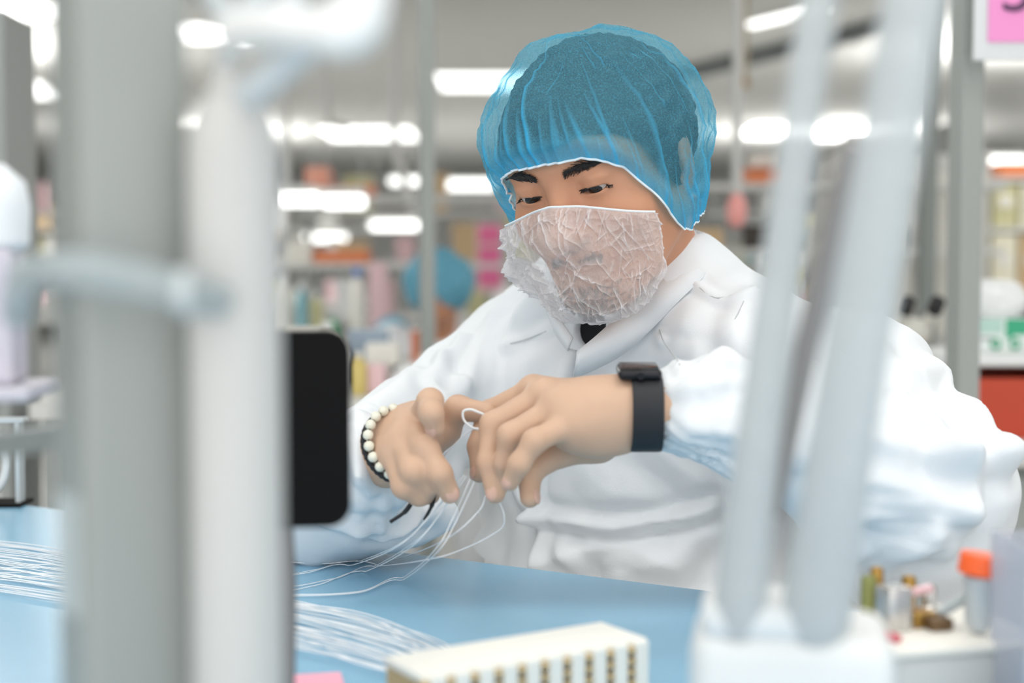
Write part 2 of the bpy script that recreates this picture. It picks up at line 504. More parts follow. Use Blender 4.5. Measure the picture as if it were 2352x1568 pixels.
for sx in (-1, 1):
    hd.ell((sx * 0.033, 0.099, 0.000), (0.018, 0.016, 0.0125), 0.012, 's')                    # socket
hd.cone((0, 0.084, 0.012), (0, 0.106, -0.034), 0.0085, 0.0105, 0.012)                      # nose
hd.ell((0, 0.110, -0.037), (0.0125, 0.0115, 0.010), 0.008)
for sx in (-1, 1):
    hd.ell((sx * 0.0125, 0.099, -0.040), (0.008, 0.010, 0.0075), 0.006)
    hd.ell((sx * 0.006, 0.106, -0.0475), (0.0035, 0.005, 0.003), 0.003, 's')
hd.cone((-0.020, 0.090, -0.066), (0.020, 0.090, -0.066), 0.005, 0.005, 0.008)               # lips
hd.ell((0, 0.094, -0.064), (0.014, 0.007, 0.005), 0.006)
hd.ell((0, 0.092, -0.074), (0.016, 0.008, 0.006), 0.006)
hd.ell((0, 0.1015, -0.0685), (0.022, 0.006, 0.0012), 0.002, 's')
EYE = {}
for sx in (-1, 1):
    e = A3((sx * 0.0330, 0.0765, 0.000)); EYE[sx] = e
    tilt = roty(sx * math.radians(-5)) @ rotz(-sx * math.radians(16))
    hd.ell(e, (0.0145, 0.0142, 0.0138), 0.007)                                               # lids over the eyeball
    hd.ell(e + A3((sx * 0.0005, 0.0005, 0.0072)), (0.0160, 0.0142, 0.0075), 0.004)             # heavy upper lid
    hd.ell(e + A3((sx * 0.0008, 0.0125, -0.0036)), (0.0142, 0.0090, 0.0027), 0.0010, 's', tilt) # opening
    # ear
    ER = rotz(sx * math.radians(-18)) @ rotx(math.radians(-8))
    hd.ell((sx * 0.078, -0.012, -0.008), (0.008, 0.019, 0.031), 0.008, 'u', ER)
    hd.ell((sx * 0.076, -0.004, -0.034), (0.007, 0.009, 0.010), 0.006)
hd.cone((0, -0.030, -0.050), neck_l, 0.056, 0.060, 0.03)                                   # neck
for sx in (-1, 1):                                                   # lid crease
    cr = [EYE[sx] + A3((sx * (x - 0.001), 0.0165 - 11 * (x - 0.002) ** 2, 0.0098 - 12 * x * x + 0.06 * x)) for x in np.linspace(-0.014, 0.016, 7)]
    for a_, b_ in zip(cr[:-1], cr[1:]): hd.cone(a_, b_, 0.0011, 0.0011, 0.0012, 's')
HV, HQ = hd.mesh((-0.105, -0.13, -0.20), (0.105, 0.14, 0.135), 0.0014, 1)
HVw = h2w(HV)
body_parts = [(HVw, HQ)]

# ---- hands (world space, each finger a chain of joints)
def hand(S, wrist, fore, fingers, thumb, palm, rw=0.027):
    S.cone(A3(fore), A3(wrist), 0.033, rw, 0.0)
    mcps = [A3(f[0]) for f in fingers]
    for i, f in enumerate(fingers):
        J = [A3(j) for j in f]
        S.cone(A3(wrist) * 0.75 + J[0] * 0.25, J[0], 0.0175, 0.0125, 0.014)       # metacarpal
    for a, b in zip(mcps[:-1], mcps[1:]):
        S.cone(a, b, 0.0115, 0.0115, 0.010)
    for c, r in palm:
        S.ell(A3(c), r, 0.018)
    T = [A3(j) for j in thumb]
    S.cone(A3(wrist) * 0.5 + T[0] * 0.5, T[0], 0.018, 0.0175, 0.015)
    S.cone(T[0], T[1], 0.0175, 0.0130, 0.012); 
def digits(S, chains):
    """fingers kept apart: union of each finished finger"""
    for ch, rad in chains:
        J = [A3(j) for j in ch]
        one = SDF()
        for i in range(len(J) - 1):
            one.cone(J[i], J[i + 1], rad[i], rad[i + 1], 0.006)
        S.pr.append(('s', one, None, None, None, 0.0045, 'u'))
# left hand (wearing the watch)
LW = P(1478, 938, 1.190); LFORE = P(1640, 950, 1.195)
Lf = [
    [P(1226, 897, 1.238), P(1120, 948, 1.252), P(1099, 1025, 1.243), P(1101, 1088, 1.232)],
    [P(1252, 908, 1.214), P(1132, 975, 1.212), P(1122, 1062, 1.204), P(1138, 1134, 1.198)],
    [P(1282, 935, 1.194), P(1172, 1000, 1.184), P(1160, 1062, 1.190), P(1160, 1105, 1.198)],
    [P(1312, 972, 1.180), P(1228, 1012, 1.160), P(1192, 1066, 1.160), P(1172, 1107, 1.168)],
]
Lt = [P(1372, 1010, 1.225), P(1290, 1035, 1.222), P(1216, 1082, 1.214), P(1217, 1143, 1.204)]
lh = SDF()
hand(lh, LW, LFORE, Lf, Lt, [(P(1370, 985, 1.190), (0.040, 0.020, 0.024)), (P(1385, 945, 1.195), (0.045, 0.024, 0.026))])
digits(lh, [(Lf[0], (.0118, .0100, .0090, .0078)), (Lf[1], (.0122, .0106, .0094, .0082)), (Lf[2], (.0118, .0102, .0090, .0078)), (Lf[3], (.0110, .0094, .0084, .0073)),
            (Lt, (.0165, .0125, .0105, .0085))])
# right hand (with the bracelets)
RW = P(882, 1048, 1.268); RFORE = P(800, 1100, 1.36)
Rf = [
    [P(966, 958, 1.250), P(988, 922, 1.208), P(990, 948, 1.188), P(999, 980, 1.194)],
    [P(944, 985, 1.236), P(976, 1030, 1.200), P(1010, 1088, 1.192), P(1033, 1133, 1.198)],
    [P(922, 1014, 1.228), P(948, 1082, 1.194), P(984, 1112, 1.204), P(1004, 1108, 1.222)],
    [P(902, 1040, 1.228), P(928, 1116, 1.200), P(962, 1136, 1.208), P(990, 1138, 1.222)],
]
Rt = [P(960, 1018, 1.270), P(1022, 988, 1.268), P(1052, 938, 1.256), P(1118, 948, 1.240)]
rh = SDF()
hand(rh, RW, RFORE, Rf, Rt, [(P(930, 1015, 1.262), (0.028, 0.022, 0.032))], rw=0.0275)
digits(rh, [(Rf[0], (.0120, .0108, .0098, .0084)), (Rf[1], (.0122, .0112, .0100, .0086)), (Rf[2], (.0120, .0106, .0094, .0080)), (Rf[3], (.0112, .0100, .0088, .0076)),
            (Rt, (.0165, .0130, .0112, .0090))])
for S in (lh, rh):
    pts = []
    for p in S.pr:
        if p[0] == 's': pts += [pr[1] for pr in p[1].pr] + [pr[2] for pr in p[1].pr if pr[0] == 'c']
        elif p[0] == 'c': pts += [p[1], p[2]]
        else: pts += [p[1]]
    pts = np.array(pts)
    body_parts.append(S.mesh(pts.min(0) - 0.045, pts.max(0) + 0.045, 0.0014, 1))

# ---- skeleton points of trunk and limbs
LS = A3(P(1740, 845, 1.43)); RS = A3(P(1150, 850, 1.64))
LE = A3(P(2075, 1120, 1.29)); RE = A3(P(745, 1152, 1.43))
SHX = (LS - RS) / np.linalg.norm(LS - RS); TF = np.array([SHX[1], -SHX[0], 0.0]); TF /= np.linalg.norm(TF)
if TF[1] > 0: TF = -TF
TR = np.stack([SHX, TF, np.array([0, 0, 1.0])], 1)
CH = A3(P(1470, 950, 1.575)); BE = A3(P(1490, 1290, 1.585))
PEL = np.array([BE[0] - TF[0] * 0.02, BE[1] - TF[1] * 0.02, 0.56])
tr = SDF()                                                     # hidden trunk and legs under the clothes (coarse)
tr.ell(CH, (0.165, 0.095, 0.19), 0.0, 'u', TR); tr.ell(BE, (0.165, 0.11, 0.20), 0.06, 'u', TR); tr.ell(PEL, (0.17, 0.11, 0.11), 0.06, 'u', TR)
tr.cone(A3(neck_w), CH + [0, 0, 0.1], 0.057, 0.08, 0.05)
tr.cone(LS, LE, 0.05, 0.04, 0.04); tr.cone(RS, RE, 0.05, 0.04, 0.04)
tr.cone(LE, A3(LFORE), 0.04, 0.032, 0.02); tr.cone(RE, A3(RFORE), 0.04, 0.032, 0.02)
KN = {}
for sx in (-1, 1):
    hip = PEL + SHX * sx * 0.09 - [0, 0, 0.03]; kn = hip + TF * 0.40 + SHX * sx * 0.05 + [0, 0, -0.02]; an = np.array([kn[0], kn[1], 0.09]) - TF * 0.06
    KN[sx] = (hip, kn, an)
    tr.cone(hip, kn, 0.075, 0.055, 0.05); tr.cone(kn, an, 0.052, 0.036, 0.02); tr.cone(an - [0, 0, 0.04], an + TF * 0.17 - [0, 0, 0.05], 0.036, 0.03, 0.02)
body_parts.append(tr.mesh((-0.45, 0.75, 0.0), (0.55, 1.95, 1.15), 0.010, 1))
off = 0; AV, AQ = [], []
for V_, Q_ in body_parts:
    AV.append(V_); AQ.append(Q_ + off); off += len(V_)
AV = np.concatenate(AV); AQ = np.concatenate(AQ)
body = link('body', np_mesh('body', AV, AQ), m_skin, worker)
body.data.materials.append(m_hand_lit)
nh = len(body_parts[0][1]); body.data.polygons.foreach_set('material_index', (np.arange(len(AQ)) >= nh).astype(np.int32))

# ---- eyes
m_eyew = mat('shaded_eye_white', (172, 160, 154), 0.2)  # colour darkened for the shade of the lashes
m_iris = mat('dark_iris', (28, 18, 14), 0.12)
for sx in (-1, 1):
    ew = A3(h2w(EYE[sx]))
    eb = MB().sphere(ew, 0.0128 * HS, 3).build('eyeball', m_eyew, worker, True)
    gz = (HF * 0.86 - HU * 0.42 - HR * 0.12).normalized()
    MB().sphere(Vector(ew) + gz * 0.0046 * HS, 0.0092 * HS, 3).build('iris', m_iris, eb, True)
    # lash line along the upper lid and brow hairs
    pts = []; brow = []
    for t in np.linspace(-1, 1, 13):
        pts.append(EYE[sx] + A3((sx * 0.0012 + sx * t * 0.0150, 0.0, -0.0015 - 0.0022 * t * t * (1 if t > 0 else 0.6) - t * 0.0004)))
    pts = np.array(pts)
    o_ = pts + A3((0, 0.06, 0)); tt = hd.cast(o_, np.repeat(A3((0, -1, 0))[None], 13, 0), 0.02, 0.075)
    good = ~np.isnan(tt); Pw = h2w(o_ - A3((0, 1, 0)) * tt[:, None])[good]
    lash = MB()
    lash.tube([Vector(q) + HF * 0.0006 for q in Pw], [0.0004 + 0.0008 * math.sin(math.pi * i / (len(Pw) - 1)) ** 0.5 for i in range(len(Pw))], 6)
    for i in range(1, len(Pw) - 1):
        for j in range(4):
            q = Vector(Pw[i] + (Pw[min(i + 1, len(Pw) - 1)] - Pw[i]) * j / 4)
            tdir = (HF * 0.9 - HU * 0.75 + HR * (sx * (i / (len(Pw) - 1) - 0.35) * 0.9)).normalized()
            lash.tube([q, q + tdir * 0.003, q + tdir * 0.0050 + HU * 0.0008], [0.00035, 0.00025, 0.0001], 4)
    lash.build('eyelashes', m_hairm, worker)
    bm_ = MB()
    for k in range(420):
        t = RNG.rand(); vv = float(np.clip(RNG.randn() * 0.27, -0.6, 0.6))
        x = 0.013 + 0.038 * t
        thick = 0.0085 * (0.75 + 0.5 * math.sin(math.pi * min(1, t * 1.25))) * (1.0 if t < 0.55 else max(0.2, 1 - (t - 0.55) / 0.5))
        z = 0.0160 + 0.0042 * math.sin(t * 2.5) + vv * thick
        o1 = A3((sx * x, 0.14, z)); 
        brow.append((o1, t, vv))
    o1 = np.array([b[0] for b in brow]); tt = hd.cast(o1, np.repeat(A3((0, -1, 0))[None], len(o1), 0), 0.01, 0.12)
    for (b, t, vv), T_ in zip(brow, tt):
        if np.isnan(T_): continue
        q = Vector(h2w(b - A3((0, T_, 0))))
        dr = (HR * sx * (0.75 + 0.5 * t) + HU * (0.55 - 1.0 * t - vv * 0.7) + HF * 0.10).normalized()
        bm_.tube([q - HF * 0.0006, q + dr * 0.0035, q + dr * 0.0068 - HF * 0.0009 * (1 + t)], [0.00034, 0.0003, 0.0001], 4)
    bm_.build('eyebrow', m_hairm, worker)

# ---- hair and bouffant cap
C0 = A3((0, -0.012, 0.020))
RIMPH = np.radians([0, 18, 35, 48, 60, 72, 84, 100, 130, 180])
RIMZ = np.array([0.0300, 0.028, 0.017, -0.008, -0.040, -0.068, -0.086, -0.092, -0.088, -0.084])
HAIRZ = np.array([0.040, 0.038, 0.030, 0.014, -0.010, -0.030, -0.035, -0.04, -0.05, -0.06])
def sm(x, a, b):
    t = np.clip((x - a) / (b - a), 0, 1); return t * t * (3 - 2 * t)
def dome(nph, nv, zt, offr, rad, blend, wr):
    ph = np.linspace(-math.pi, math.pi, nph, endpoint=False); v = np.linspace(0, 1, nv) ** 1.15
    PH, VV = np.meshgrid(ph, v, indexing='ij')
    zr = np.interp(np.abs(ph), RIMPH, zt)
    if zt is RIMZ: zr = zr - 0.019 * sm(-ph, 0.35, 0.95) * (1 - sm(-ph, 1.05, 1.45)) + 0.022 * sm(-ph, 1.15, 1.6) * (1 - sm(-ph, 2.4, 3.1)) - 0.004 * sm(ph, 0.55, 1.1) * (1 - sm(ph, 1.6, 2.6))
    else: zr = zr + 0.009 * sm(-ph, 0.05, 0.4) * (1 - sm(-ph, 0.75, 1.1))
    d = np.stack([np.sin(ph), np.cos(ph), 0 * ph], 1)
    o = np.stack([0 * ph, 0 * ph + C0[1], zr], 1)
    rr = hd_nolimb.cast_out(o, d, 0.02, 0.13, offr)
    rr = np.clip(rr, 0.070, 0.2) + (0.010 * sm(ph, 0.8, 1.5) + 0.004 * sm(-ph, 0.8, 1.5) if zt is RIMZ else 0)
    th0 = np.arctan2(zr - C0[2], rr)
    TH = th0[:, None] + (math.pi / 2 - th0[:, None]) * VV
    D = np.stack([np.sin(PH) * np.cos(TH), np.cos(PH) * np.cos(TH), np.sin(TH)], -1)
    Re = 1 / np.sqrt((D[..., 0] / rad[0]) ** 2 + (D[..., 1] / rad[1]) ** 2 + (D[..., 2] / rad[2]) ** 2)
    R0 = np.sqrt(rr ** 2 + (zr - C0[2]) ** 2)
    s = sm(VV, 0, blend) ** 0.75
    R = R0[:, None] * (1 - s) + Re * s
    if zt is HAIRZ:
        Df = D.reshape(-1, 3); tt_ = hd_nolimb.cast(C0 + Df * 0.20, -Df, 0.0, 0.19, 0.004, 24)
        Rs = np.where(np.isnan(tt_), 0, 0.20 - tt_).reshape(R.shape); R = np.maximum(R, Rs)
    if zt is RIMZ:                                   # never closer to the head than the hair
        ci, cj = np.linspace(0, nph - 1, 110).astype(int), np.linspace(0, nv - 1, 44).astype(int)
        Df = D[ci][:, cj].reshape(-1, 3); tt_ = hd.cast(C0 + Df * 0.20, -Df, 0.0, 0.19, 0.004, 24)
        Rs = np.where(np.isnan(tt_), 0, 0.20 - tt_).reshape(110, 44)
        Rs = np.stack([np.interp(np.arange(nph), ci, Rs[:, j]) for j in range(44)], 1); Rs = np.stack([np.interp(np.arange(nv), cj, Rs[i]) for i in range(nph)], 0)
        R = np.maximum(R, Rs + 0.011 * sm(VV, 0, 0.10))
    f, dr = wr(PH, VV, D)
    X = C0 + D * (R + dr)[..., None]
    if zt is RIMZ: X = X + np.array([0.004, 0, 0]) * sm(VV, 0.05, 0.3)[..., None]
    idx = np.arange(nph * nv).reshape(nph, nv)
    Q = np.stack([idx, np.roll(idx, -1, 0), np.roll(np.roll(idx, -1, 0), -1, 1), np.roll(idx, -1, 1)], -1)[:, :-1].reshape(-1, 4)
    return X.reshape(-1, 3), Q[:, ::-1], f.reshape(-1), X[:, 0]
hd_nolimb = SDF(); hd_nolimb.pr = [p for p in hd.pr if not (p[0] == 'e' and abs(p[1][0]) > 0.07)][:-1]
def hair_w(PH, VV, D):
    n = vnoise(D * 14, 5) - 0.5; n2 = vnoise(D * np.array([60, 60, 25]), 6) - 0.5
    return n * 0, 0.005 * (n + 0.3) * sm(VV, 0, .3) + 0.0016 * n2
X, Q, f, _ = dome(220, 80, HAIRZ, 0.002, (0.0860, 0.107, 0.092), 0.10, hair_w)
link('hair', np_mesh('hair', h2w(X), Q), m_hairm, worker)
rs = np.random.RandomState(4)
pleats = []
for k in range(84):
    ph = -math.pi + 2 * math.pi * (k + rs.rand() * 0.9) / 84
    pleats.append((ph, rs.uniform(-0.30, 0.30), rs.uniform(0.14, 0.42) if k % 7 else rs.uniform(0.5, 0.95), rs.uniform(0.012, 0.040), rs.uniform(0.45, 1.0), 0.0))
for k in range(26):                              # loose creases over the crown
    pleats.append((rs.uniform(-math.pi, math.pi), rs.uniform(-0.9, 0.9), rs.uniform(0.2, 0.45), rs.uniform(0.006, 0.011), rs.uniform(0.3, 0.6), rs.uniform(0.15, 0.6)))
def cap_w(PH, VV, D):
    f = np.zeros_like(PH); dr = np.zeros_like(PH)
    for ph, sl, ln, wd, am, v0 in pleats:
        c = ph + sl * (VV - v0) + 0.03 * np.sin(6 * VV + ph * 5)
        dd = np.abs((PH - c + math.pi) % (2 * math.pi) - math.pi) * np.maximum(np.cos(VV * 1.35), 0.15)
        env = np.clip(1 - np.clip(VV - v0, 0, 9) / ln, 0, 1) * (1.0 if v0 == 0 else sm(VV, v0, v0 + 0.05)) * (0.35 + 0.65 * (VV < ln + v0))
        wd = wd * np.clip(1.15 - 0.8 * np.clip(VV - v0, 0, 9) / ln, 0.25, 2)
        g = np.clip(1 - dd / (wd * 1.15), 0, 1)
        f = np.maximum(f, am * env * np.clip(1.2 * g, 0, 1)); dr = dr + 0.0042 * am * env ** 0.7 * np.exp(-(dd / (wd * 1.1)) ** 2)
    lf = vnoise(D * 3.2, 9) - 0.5; mf = ridge(D * 6.0, 3) - 0.6; hf = vnoise(D * 16, 8) - 0.5
    env = sm(VV, 0.02, 0.3)
    rimp = (1 - sm(VV, 0.0, 0.14)) * np.sin(PH * 58 + 3 * np.sin(PH * 7)) * 0.0009
    dr = dr + env * (0.012 * lf + 0.0055 * mf + 0.0018 * hf) + rimp
    dr = dr + np.exp(-((VV - 0.13) / 0.10) ** 2) * (0.012 * sm(PH, 0.7, 1.4) - 0.004 * sm(-PH, 0.7, 1.4))
    f = np.maximum(f, 0.55 * (1 - sm(VV, 0.02, 0.16)))
    return f, dr
m_cap = film('blue_nonwoven', (124, 204, 230), 0.33, 0.66, 750, 0.62, tint=(0.74, 0.93, 1.0), fold_rgb=(62, 192, 246))
X, Q, f, rim = dome(760, 190, RIMZ, 0.003, (0.105, 0.120, 0.0985), 0.20, cap_w)
cap = link('bouffant_cap', np_mesh('bouffant_cap', h2w(X), Q, {'fold': f}), m_cap, worker)
cap['label'] = 'pleated see-through blue bouffant cap'
m_elast = mat('white_elastic', (225, 235, 240), 0.8)
MB().tube([Vector(q) for q in h2w(np.concatenate([rim[::2], rim[:1]]))], 0.0011, 6).build('cap_elastic', m_elast, cap, True)

# ---- beard cover
hull = SDF(); hull.pr = list(hd_nolimb.pr)
hull.ell((0, 0.035, -0.06), (0.062, 0.062, 0.070), 0.05)
NU, NVv = 420, 330
U, Vv = np.meshgrid(np.linspace(-1, 1, NU), np.linspace(0, 1, NVv), indexing='ij')
PHn = np.where(U > 0, U * math.radians(80), U * math.radians(52))
zt = -0.006 - 0.030 * np.abs(np.sin(PHn)) ** 1.3 - 0.008 * (U < 0) * U * U
zb = -0.134 + 0.042 * np.abs(U) ** 2.4
Z = zt + (zb - zt) * Vv
o_ = np.stack([0 * Z, 0 * Z + 0.012, Z], -1).reshape(-1, 3); d_ = np.stack([np.sin(PHn), np.cos(PHn), 0 * PHn], -1).reshape(-1, 3)
cu_, cv_ = np.linspace(0, NU - 1, 70).astype(int), np.linspace(0, NVv - 1, 60).astype(int)
sel = (cu_[:, None] * NVv + cv_[None]).ravel()
Rc = hull.cast_out(o_[sel], d_[sel], 0.0, 0.14, 0.004, 70).reshape(70, 60)
Rn = np.stack([np.interp(np.arange(NU), cu_, Rc[:, j]) for j in range(60)], 1)
Rn = np.stack([np.interp(np.arange(NVv), cv_, Rn[i]) for i in range(NU)], 0)
for _ in range(14):                                     # fabric spans hollows
    Rn[1:-1] = np.maximum(Rn[1:-1], 0.5 * (Rn[:-2] + Rn[2:])); Rn[:, 1:-1] = np.maximum(Rn[:, 1:-1], 0.5 * (Rn[:, :-2] + Rn[:, 2:]))
Rn[:, :] = np.maximum(Rn, 0.045)
under = sm(-Z, 0.118, 0.140)
Rn = np.maximum(Rn, 0.084 - 0.03 * np.abs(U)); Rn = Rn * (1 - under) + (0.060 - 0.008 * np.abs(U)) * under
ff = np.zeros_like(U); dd_ = np.zeros_like(U)
rs = np.random.RandomState(21)
for k in range(210):
    u0, v0 = rs.uniform(-1, 1), rs.uniform(0, 1); a = rs.normal(math.pi / 2, 0.75); L = rs.uniform(0.08, 0.42); bend = rs.uniform(-0.5, 0.5)
    if k < 40: v0 = 0.0; a = rs.normal(math.pi / 2, 0.35)
    du, dv = (U - u0) * 1.1, (Vv - v0)
    s_ = du * math.cos(a) + dv * math.sin(a); n_ = -du * math.sin(a) + dv * math.cos(a) + bend * s_ * s_
    wd = rs.uniform(0.0035, 0.010); env = sm(s_, -0.02, 0.03) * (1 - sm(s_, L * 0.5, L))
    g = np.clip(1 - np.abs(n_) / wd, 0, 1)
    ff = np.maximum(ff, g * env * rs.uniform(0.5, 1.0)); dd_ += 0.0026 * np.exp(-(n_ / (wd * 1.6)) ** 2) * env
q3 = np.stack([U * 9, Vv * 8, 0 * U], -1)
rg = ridge(q3, 31); rg2 = ridge(q3 * 2.3, 32)
ff = np.maximum(ff, np.clip((rg - 0.93) / 0.07, 0, 1) * 0.28); ff = np.maximum(ff, np.clip((rg2 - 0.94) / 0.06, 0, 1) * 0.16)
dd_ += 0.004 * (rg - 0.5) * sm(Vv, 0.0, 0.12) + 0.0018 * (rg2 - 0.5) + 0.004 * (vnoise(q3 * 0.5, 33) - 0.3)
dd_ += 0.026 * np.exp(-((U - 0.86) / 0.22) ** 2 - ((Vv - 0.62) / 0.24) ** 2) + 0.006 * np.exp(-((U + 0.9) / 0.15) ** 2)   # loose far cheek
edge = np.maximum.reduce([1 - sm(Vv, 0.0, 0.02), sm(Vv, 0.965, 1.0), sm(np.abs(U), 0.965, 1.0)])
ff = np.maximum(ff, edge * 0.9); ff = np.maximum(ff, 0.8 * sm(U, 0.62, 0.92) * sm(Vv, 0.15, 0.45))
ff = np.maximum(ff, 0.55 * sm(Vv, 0.80, 1.0))
Rn = Rn + dd_ * (1 - 0.8 * (Vv < 0.02))
Xn = np.stack([np.sin(PHn) * Rn, 0.012 + np.cos(PHn) * Rn, Z], -1).reshape(-1, 3)
idx = np.arange(NU * NVv).reshape(NU, NVv)
Qn = np.stack([idx[:-1, :-1], idx[1:, :-1], idx[1:, 1:], idx[:-1, 1:]], -1).reshape(-1, 4)
m_net = film('white_nonwoven', (242, 242, 244), 0.46, 0.52, 900, 0.40)
net = link('beard_cover', np_mesh('beard_cover', h2w(Xn), Qn, {'fold': ff.reshape(-1)}), m_net, worker)
net['label'] = 'thin crinkled white beard cover over nose and chin'
Xg = Xn.reshape(NU, NVv, 3)
MB().tube([Vector(q) for q in h2w(Xg[::4, 0])], 0.0010, 6).build('cover_elastic', m_elast, net, True)
# beard and moustache hairs under the cover
bd = MB()
rs = np.random.RandomState(5)
ob, db = [], []
for k in range(1150):
    if k < 560:
        x = rs.uniform(-0.026, 0.026); z = -0.056 + rs.normal(0, 0.0022) - abs(x) * 0.25
    else:
        x = rs.normal(0, 0.022); z = rs.uniform(-0.118, -0.088)
    ob.append((x, 0.16, z))
ob = np.array(ob); tt = hd.cast(ob, np.repeat(A3((0, -1, 0))[None], len(ob), 0), 0.01, 0.16)
for q, T_ in zip(ob, tt):
    if np.isnan(T_): continue
    w_ = Vector(h2w(q - A3((0, T_, 0)))); dr = (HF * 0.5 - HU * 1.0 + HR * rs.uniform(-0.5, 0.5)).normalized()
    bd.tube([w_ - HF * 0.0005, w_ + dr * 0.0032], [0.00045, 0.0002], 3)
bd.build('beard', m_hairm, worker)

# ---- coverall
ct = SDF()
ct.ell(CH, (0.190, 0.118, 0.215), 0.0, 'u', TR)
ct.ell(BE, (0.205, 0.140, 0.235), 0.08, 'u', TR)
ct.ell(PEL, (0.205, 0.135, 0.13), 0.08, 'u', TR)
nb = A3(P(1480, 665, 1.51))
ct.cone(nb, LS + [-0.01, 0, 0.012], 0.066, 0.062, 0.05); ct.cone(nb, RS + [0.02, 0, 0.015], 0.066, 0.062, 0.05)
ct.cone(LS, LE, 0.070, 0.072, 0.05)
ct.cone(A3(P(2246, 1080, 1.28)), A3(P(2100, 1320, 1.33)), 0.028, 0.030, 0.06)
ct.ell(A3(P(1985, 885, 1.37)), (0.072, 0.07, 0.066), 0.05)
ct.ell(A3(P(2085, 1240, 1.33)), (0.075, 0.06, 0.062), 0.07)
LCU = A3(P(1575, 935, 1.192))
ct.cone(LE, A3(P(1760, 975, 1.215)), 0.076, 0.052, 0.04); ct.cone(A3(P(1760, 975, 1.215)), LCU, 0.052, 0.036, 0.02)
ct.cone(RS, RE, 0.070, 0.060, 0.05)
RCU = A3(P(846, 1066, 1.300))
ct.cone(RE, RCU, 0.060, 0.044, 0.03)
ct.ell(A3(P(905, 1185, 1.40)), (0.055, 0.05, 0.035), 0.04)
for sx in (-1, 1):
    hip, kn, an = KN[sx]
    ct.cone(hip, kn, 0.098, 0.080, 0.05); ct.cone(kn, an + [0, 0, 0.02], 0.078, 0.065, 0.03)
# neck opening and cuffs left open
ct.ell(A3(P(1357, 757, 1.445)), (0.016, 0.055, 0.022), 0.004, 's')
ct.cone(A3(neck_w) + [0, 0, 0.0], A3(neck_w) + [0.0, -0.02, 0.2], 0.052, 0.075, 0.006, 's')
CV, CQ = ct.mesh((-0.36, 0.98, 0.66), (0.60, 1.85, 1.14), 0.0042, 2)
CVl, CQl = ct.mesh((-0.20, 0.68, 0.03), (0.62, 1.98, 0.68), 0.010, 2)
CV = np.concatenate([CV, CVl]); CQ = np.concatenate([CQ, CQl + len(CV) - len(CVl)])
CN = vnormals(CV, CQ)
def cpix(pts):
    """photo pixels -> points on the garment"""
    pts = np.array(pts, float); D = np.array([A3(ray(*q)) for q in pts]); O = np.repeat(np.array([[0, 0, CAMZ]]), len(D), 0)
    t = ct.cast(O, D, 0.9, 1.85, 0)
    ok = ~np.isnan(t)
    return (O + D * t[:, None])[ok]
FOLDS = [  # (pixel polyline, height mm, width mm)
    ([(1250, 690), (1180, 760), (1165, 860), (1145, 960)], 9, 16), ([(1135, 720), (1100, 800), (1075, 900)], 8, 15),
    ([(1060, 775), (1015, 830), (1000, 880), (1040, 940)], 7, 9), ([(1005, 810), (1030, 860), (1060, 885)], 6, 8),
    ([(960, 850), (900, 905), (820, 950)], 6, 14), ([(1160, 800), (1290, 745)], 3, 6),
    ([(1225, 830), (1215, 930), (1210, 1040)], 5, 14), ([(1320, 860), (1240, 960), (1200, 1080)], 5, 12),
    ([(1228, 1188), (1330, 1202), (1420, 1207), (1540, 1194), (1640, 1165)], 9, 7), ([(1228, 1080), (1226, 1140), (1228, 1190)], 6, 5), ([(1250, 1290), (1330, 1270), (1440, 1250), (1560, 1300)], 8, 14),
    ([(1040, 1100), (1080, 1180), (1120, 1260)], 8, 16), ([(1180, 1120), (1230, 1200), (1255, 1290)], 7, 10),
    ([(1000, 1170), (1060, 1220), (1110, 1250)], 5, 12), ([(1420, 1320), (1520, 1290), (1620, 1220)], 6, 14), ([(1280, 1230), (1330, 1300)], 5, 10),
    ([(1480, 700), (1520, 780), (1565, 850)], 2.5, 5), ([(1600, 660), (1660, 690), (1730, 690)], 3, 5), ([(1730, 690), (1690, 770), (1660, 850)], 5, 14),
    ([(1880, 700), (1930, 760), (1960, 830)], 3, 5), ([(2000, 830), (2060, 900), (2180, 900)], 7, 14), ([(2090, 880), (2160, 860), (2220, 930), (2290, 1030)], 7, 12),
    ([(2060, 930), (2150, 990), (2200, 1050), (2310, 1050)], 9, 12), ([(2200, 1050), (2240, 1120), (2230, 1160)], 8, 12), ([(2000, 1010), (2130, 1040), (2200, 1050)], 7, 12),
    ([(1960, 1100), (2080, 1120), (2200, 1155)], 8, 14), ([(1970, 1180), (2100, 1190), (2230, 1200)], 8, 13), ([(1970, 1270), (2060, 1250), (2180, 1260)], 6, 14),
    ([(2010, 1320), (2080, 1280), (2150, 1230)], 5, 10), ([(1860, 860), (1880, 950), (1850, 1040)], 6, 16), ([(1600, 900), (1680, 920), (1760, 905)], 6, 12),
    ([(1590, 980), (1680, 990), (1760, 1030)], 7, 12), ([(1640, 860), (1700, 850), (1800, 880)], 5, 14), ([(1900, 740), (1980, 800), (2060, 850)], 5, 18),
    ([(820, 960), (850, 1010), (830, 1090)], 6, 8), ([(850, 950), (900, 960)], 4, 7), ([(800, 1000), (820, 1060), (850, 1120)], 6, 8), ([(740, 1190), (840, 1200), (930, 1190)], 6, 12),
    ([(870, 1220), (930, 1190), (985, 1180)], 5, 9), ([(1500, 1010), (1540, 1060), (1600, 1100)], 5, 14), ([(1350, 1090), (1400, 1130), (1480, 1140)], 3, 16),
    ([(1300, 900), (1330, 960), (1340, 1000)], 3, 16), ([(1580, 740), (1560, 800), (1600, 880)], 3, 18),
]
disp = np.zeros(len(CV))
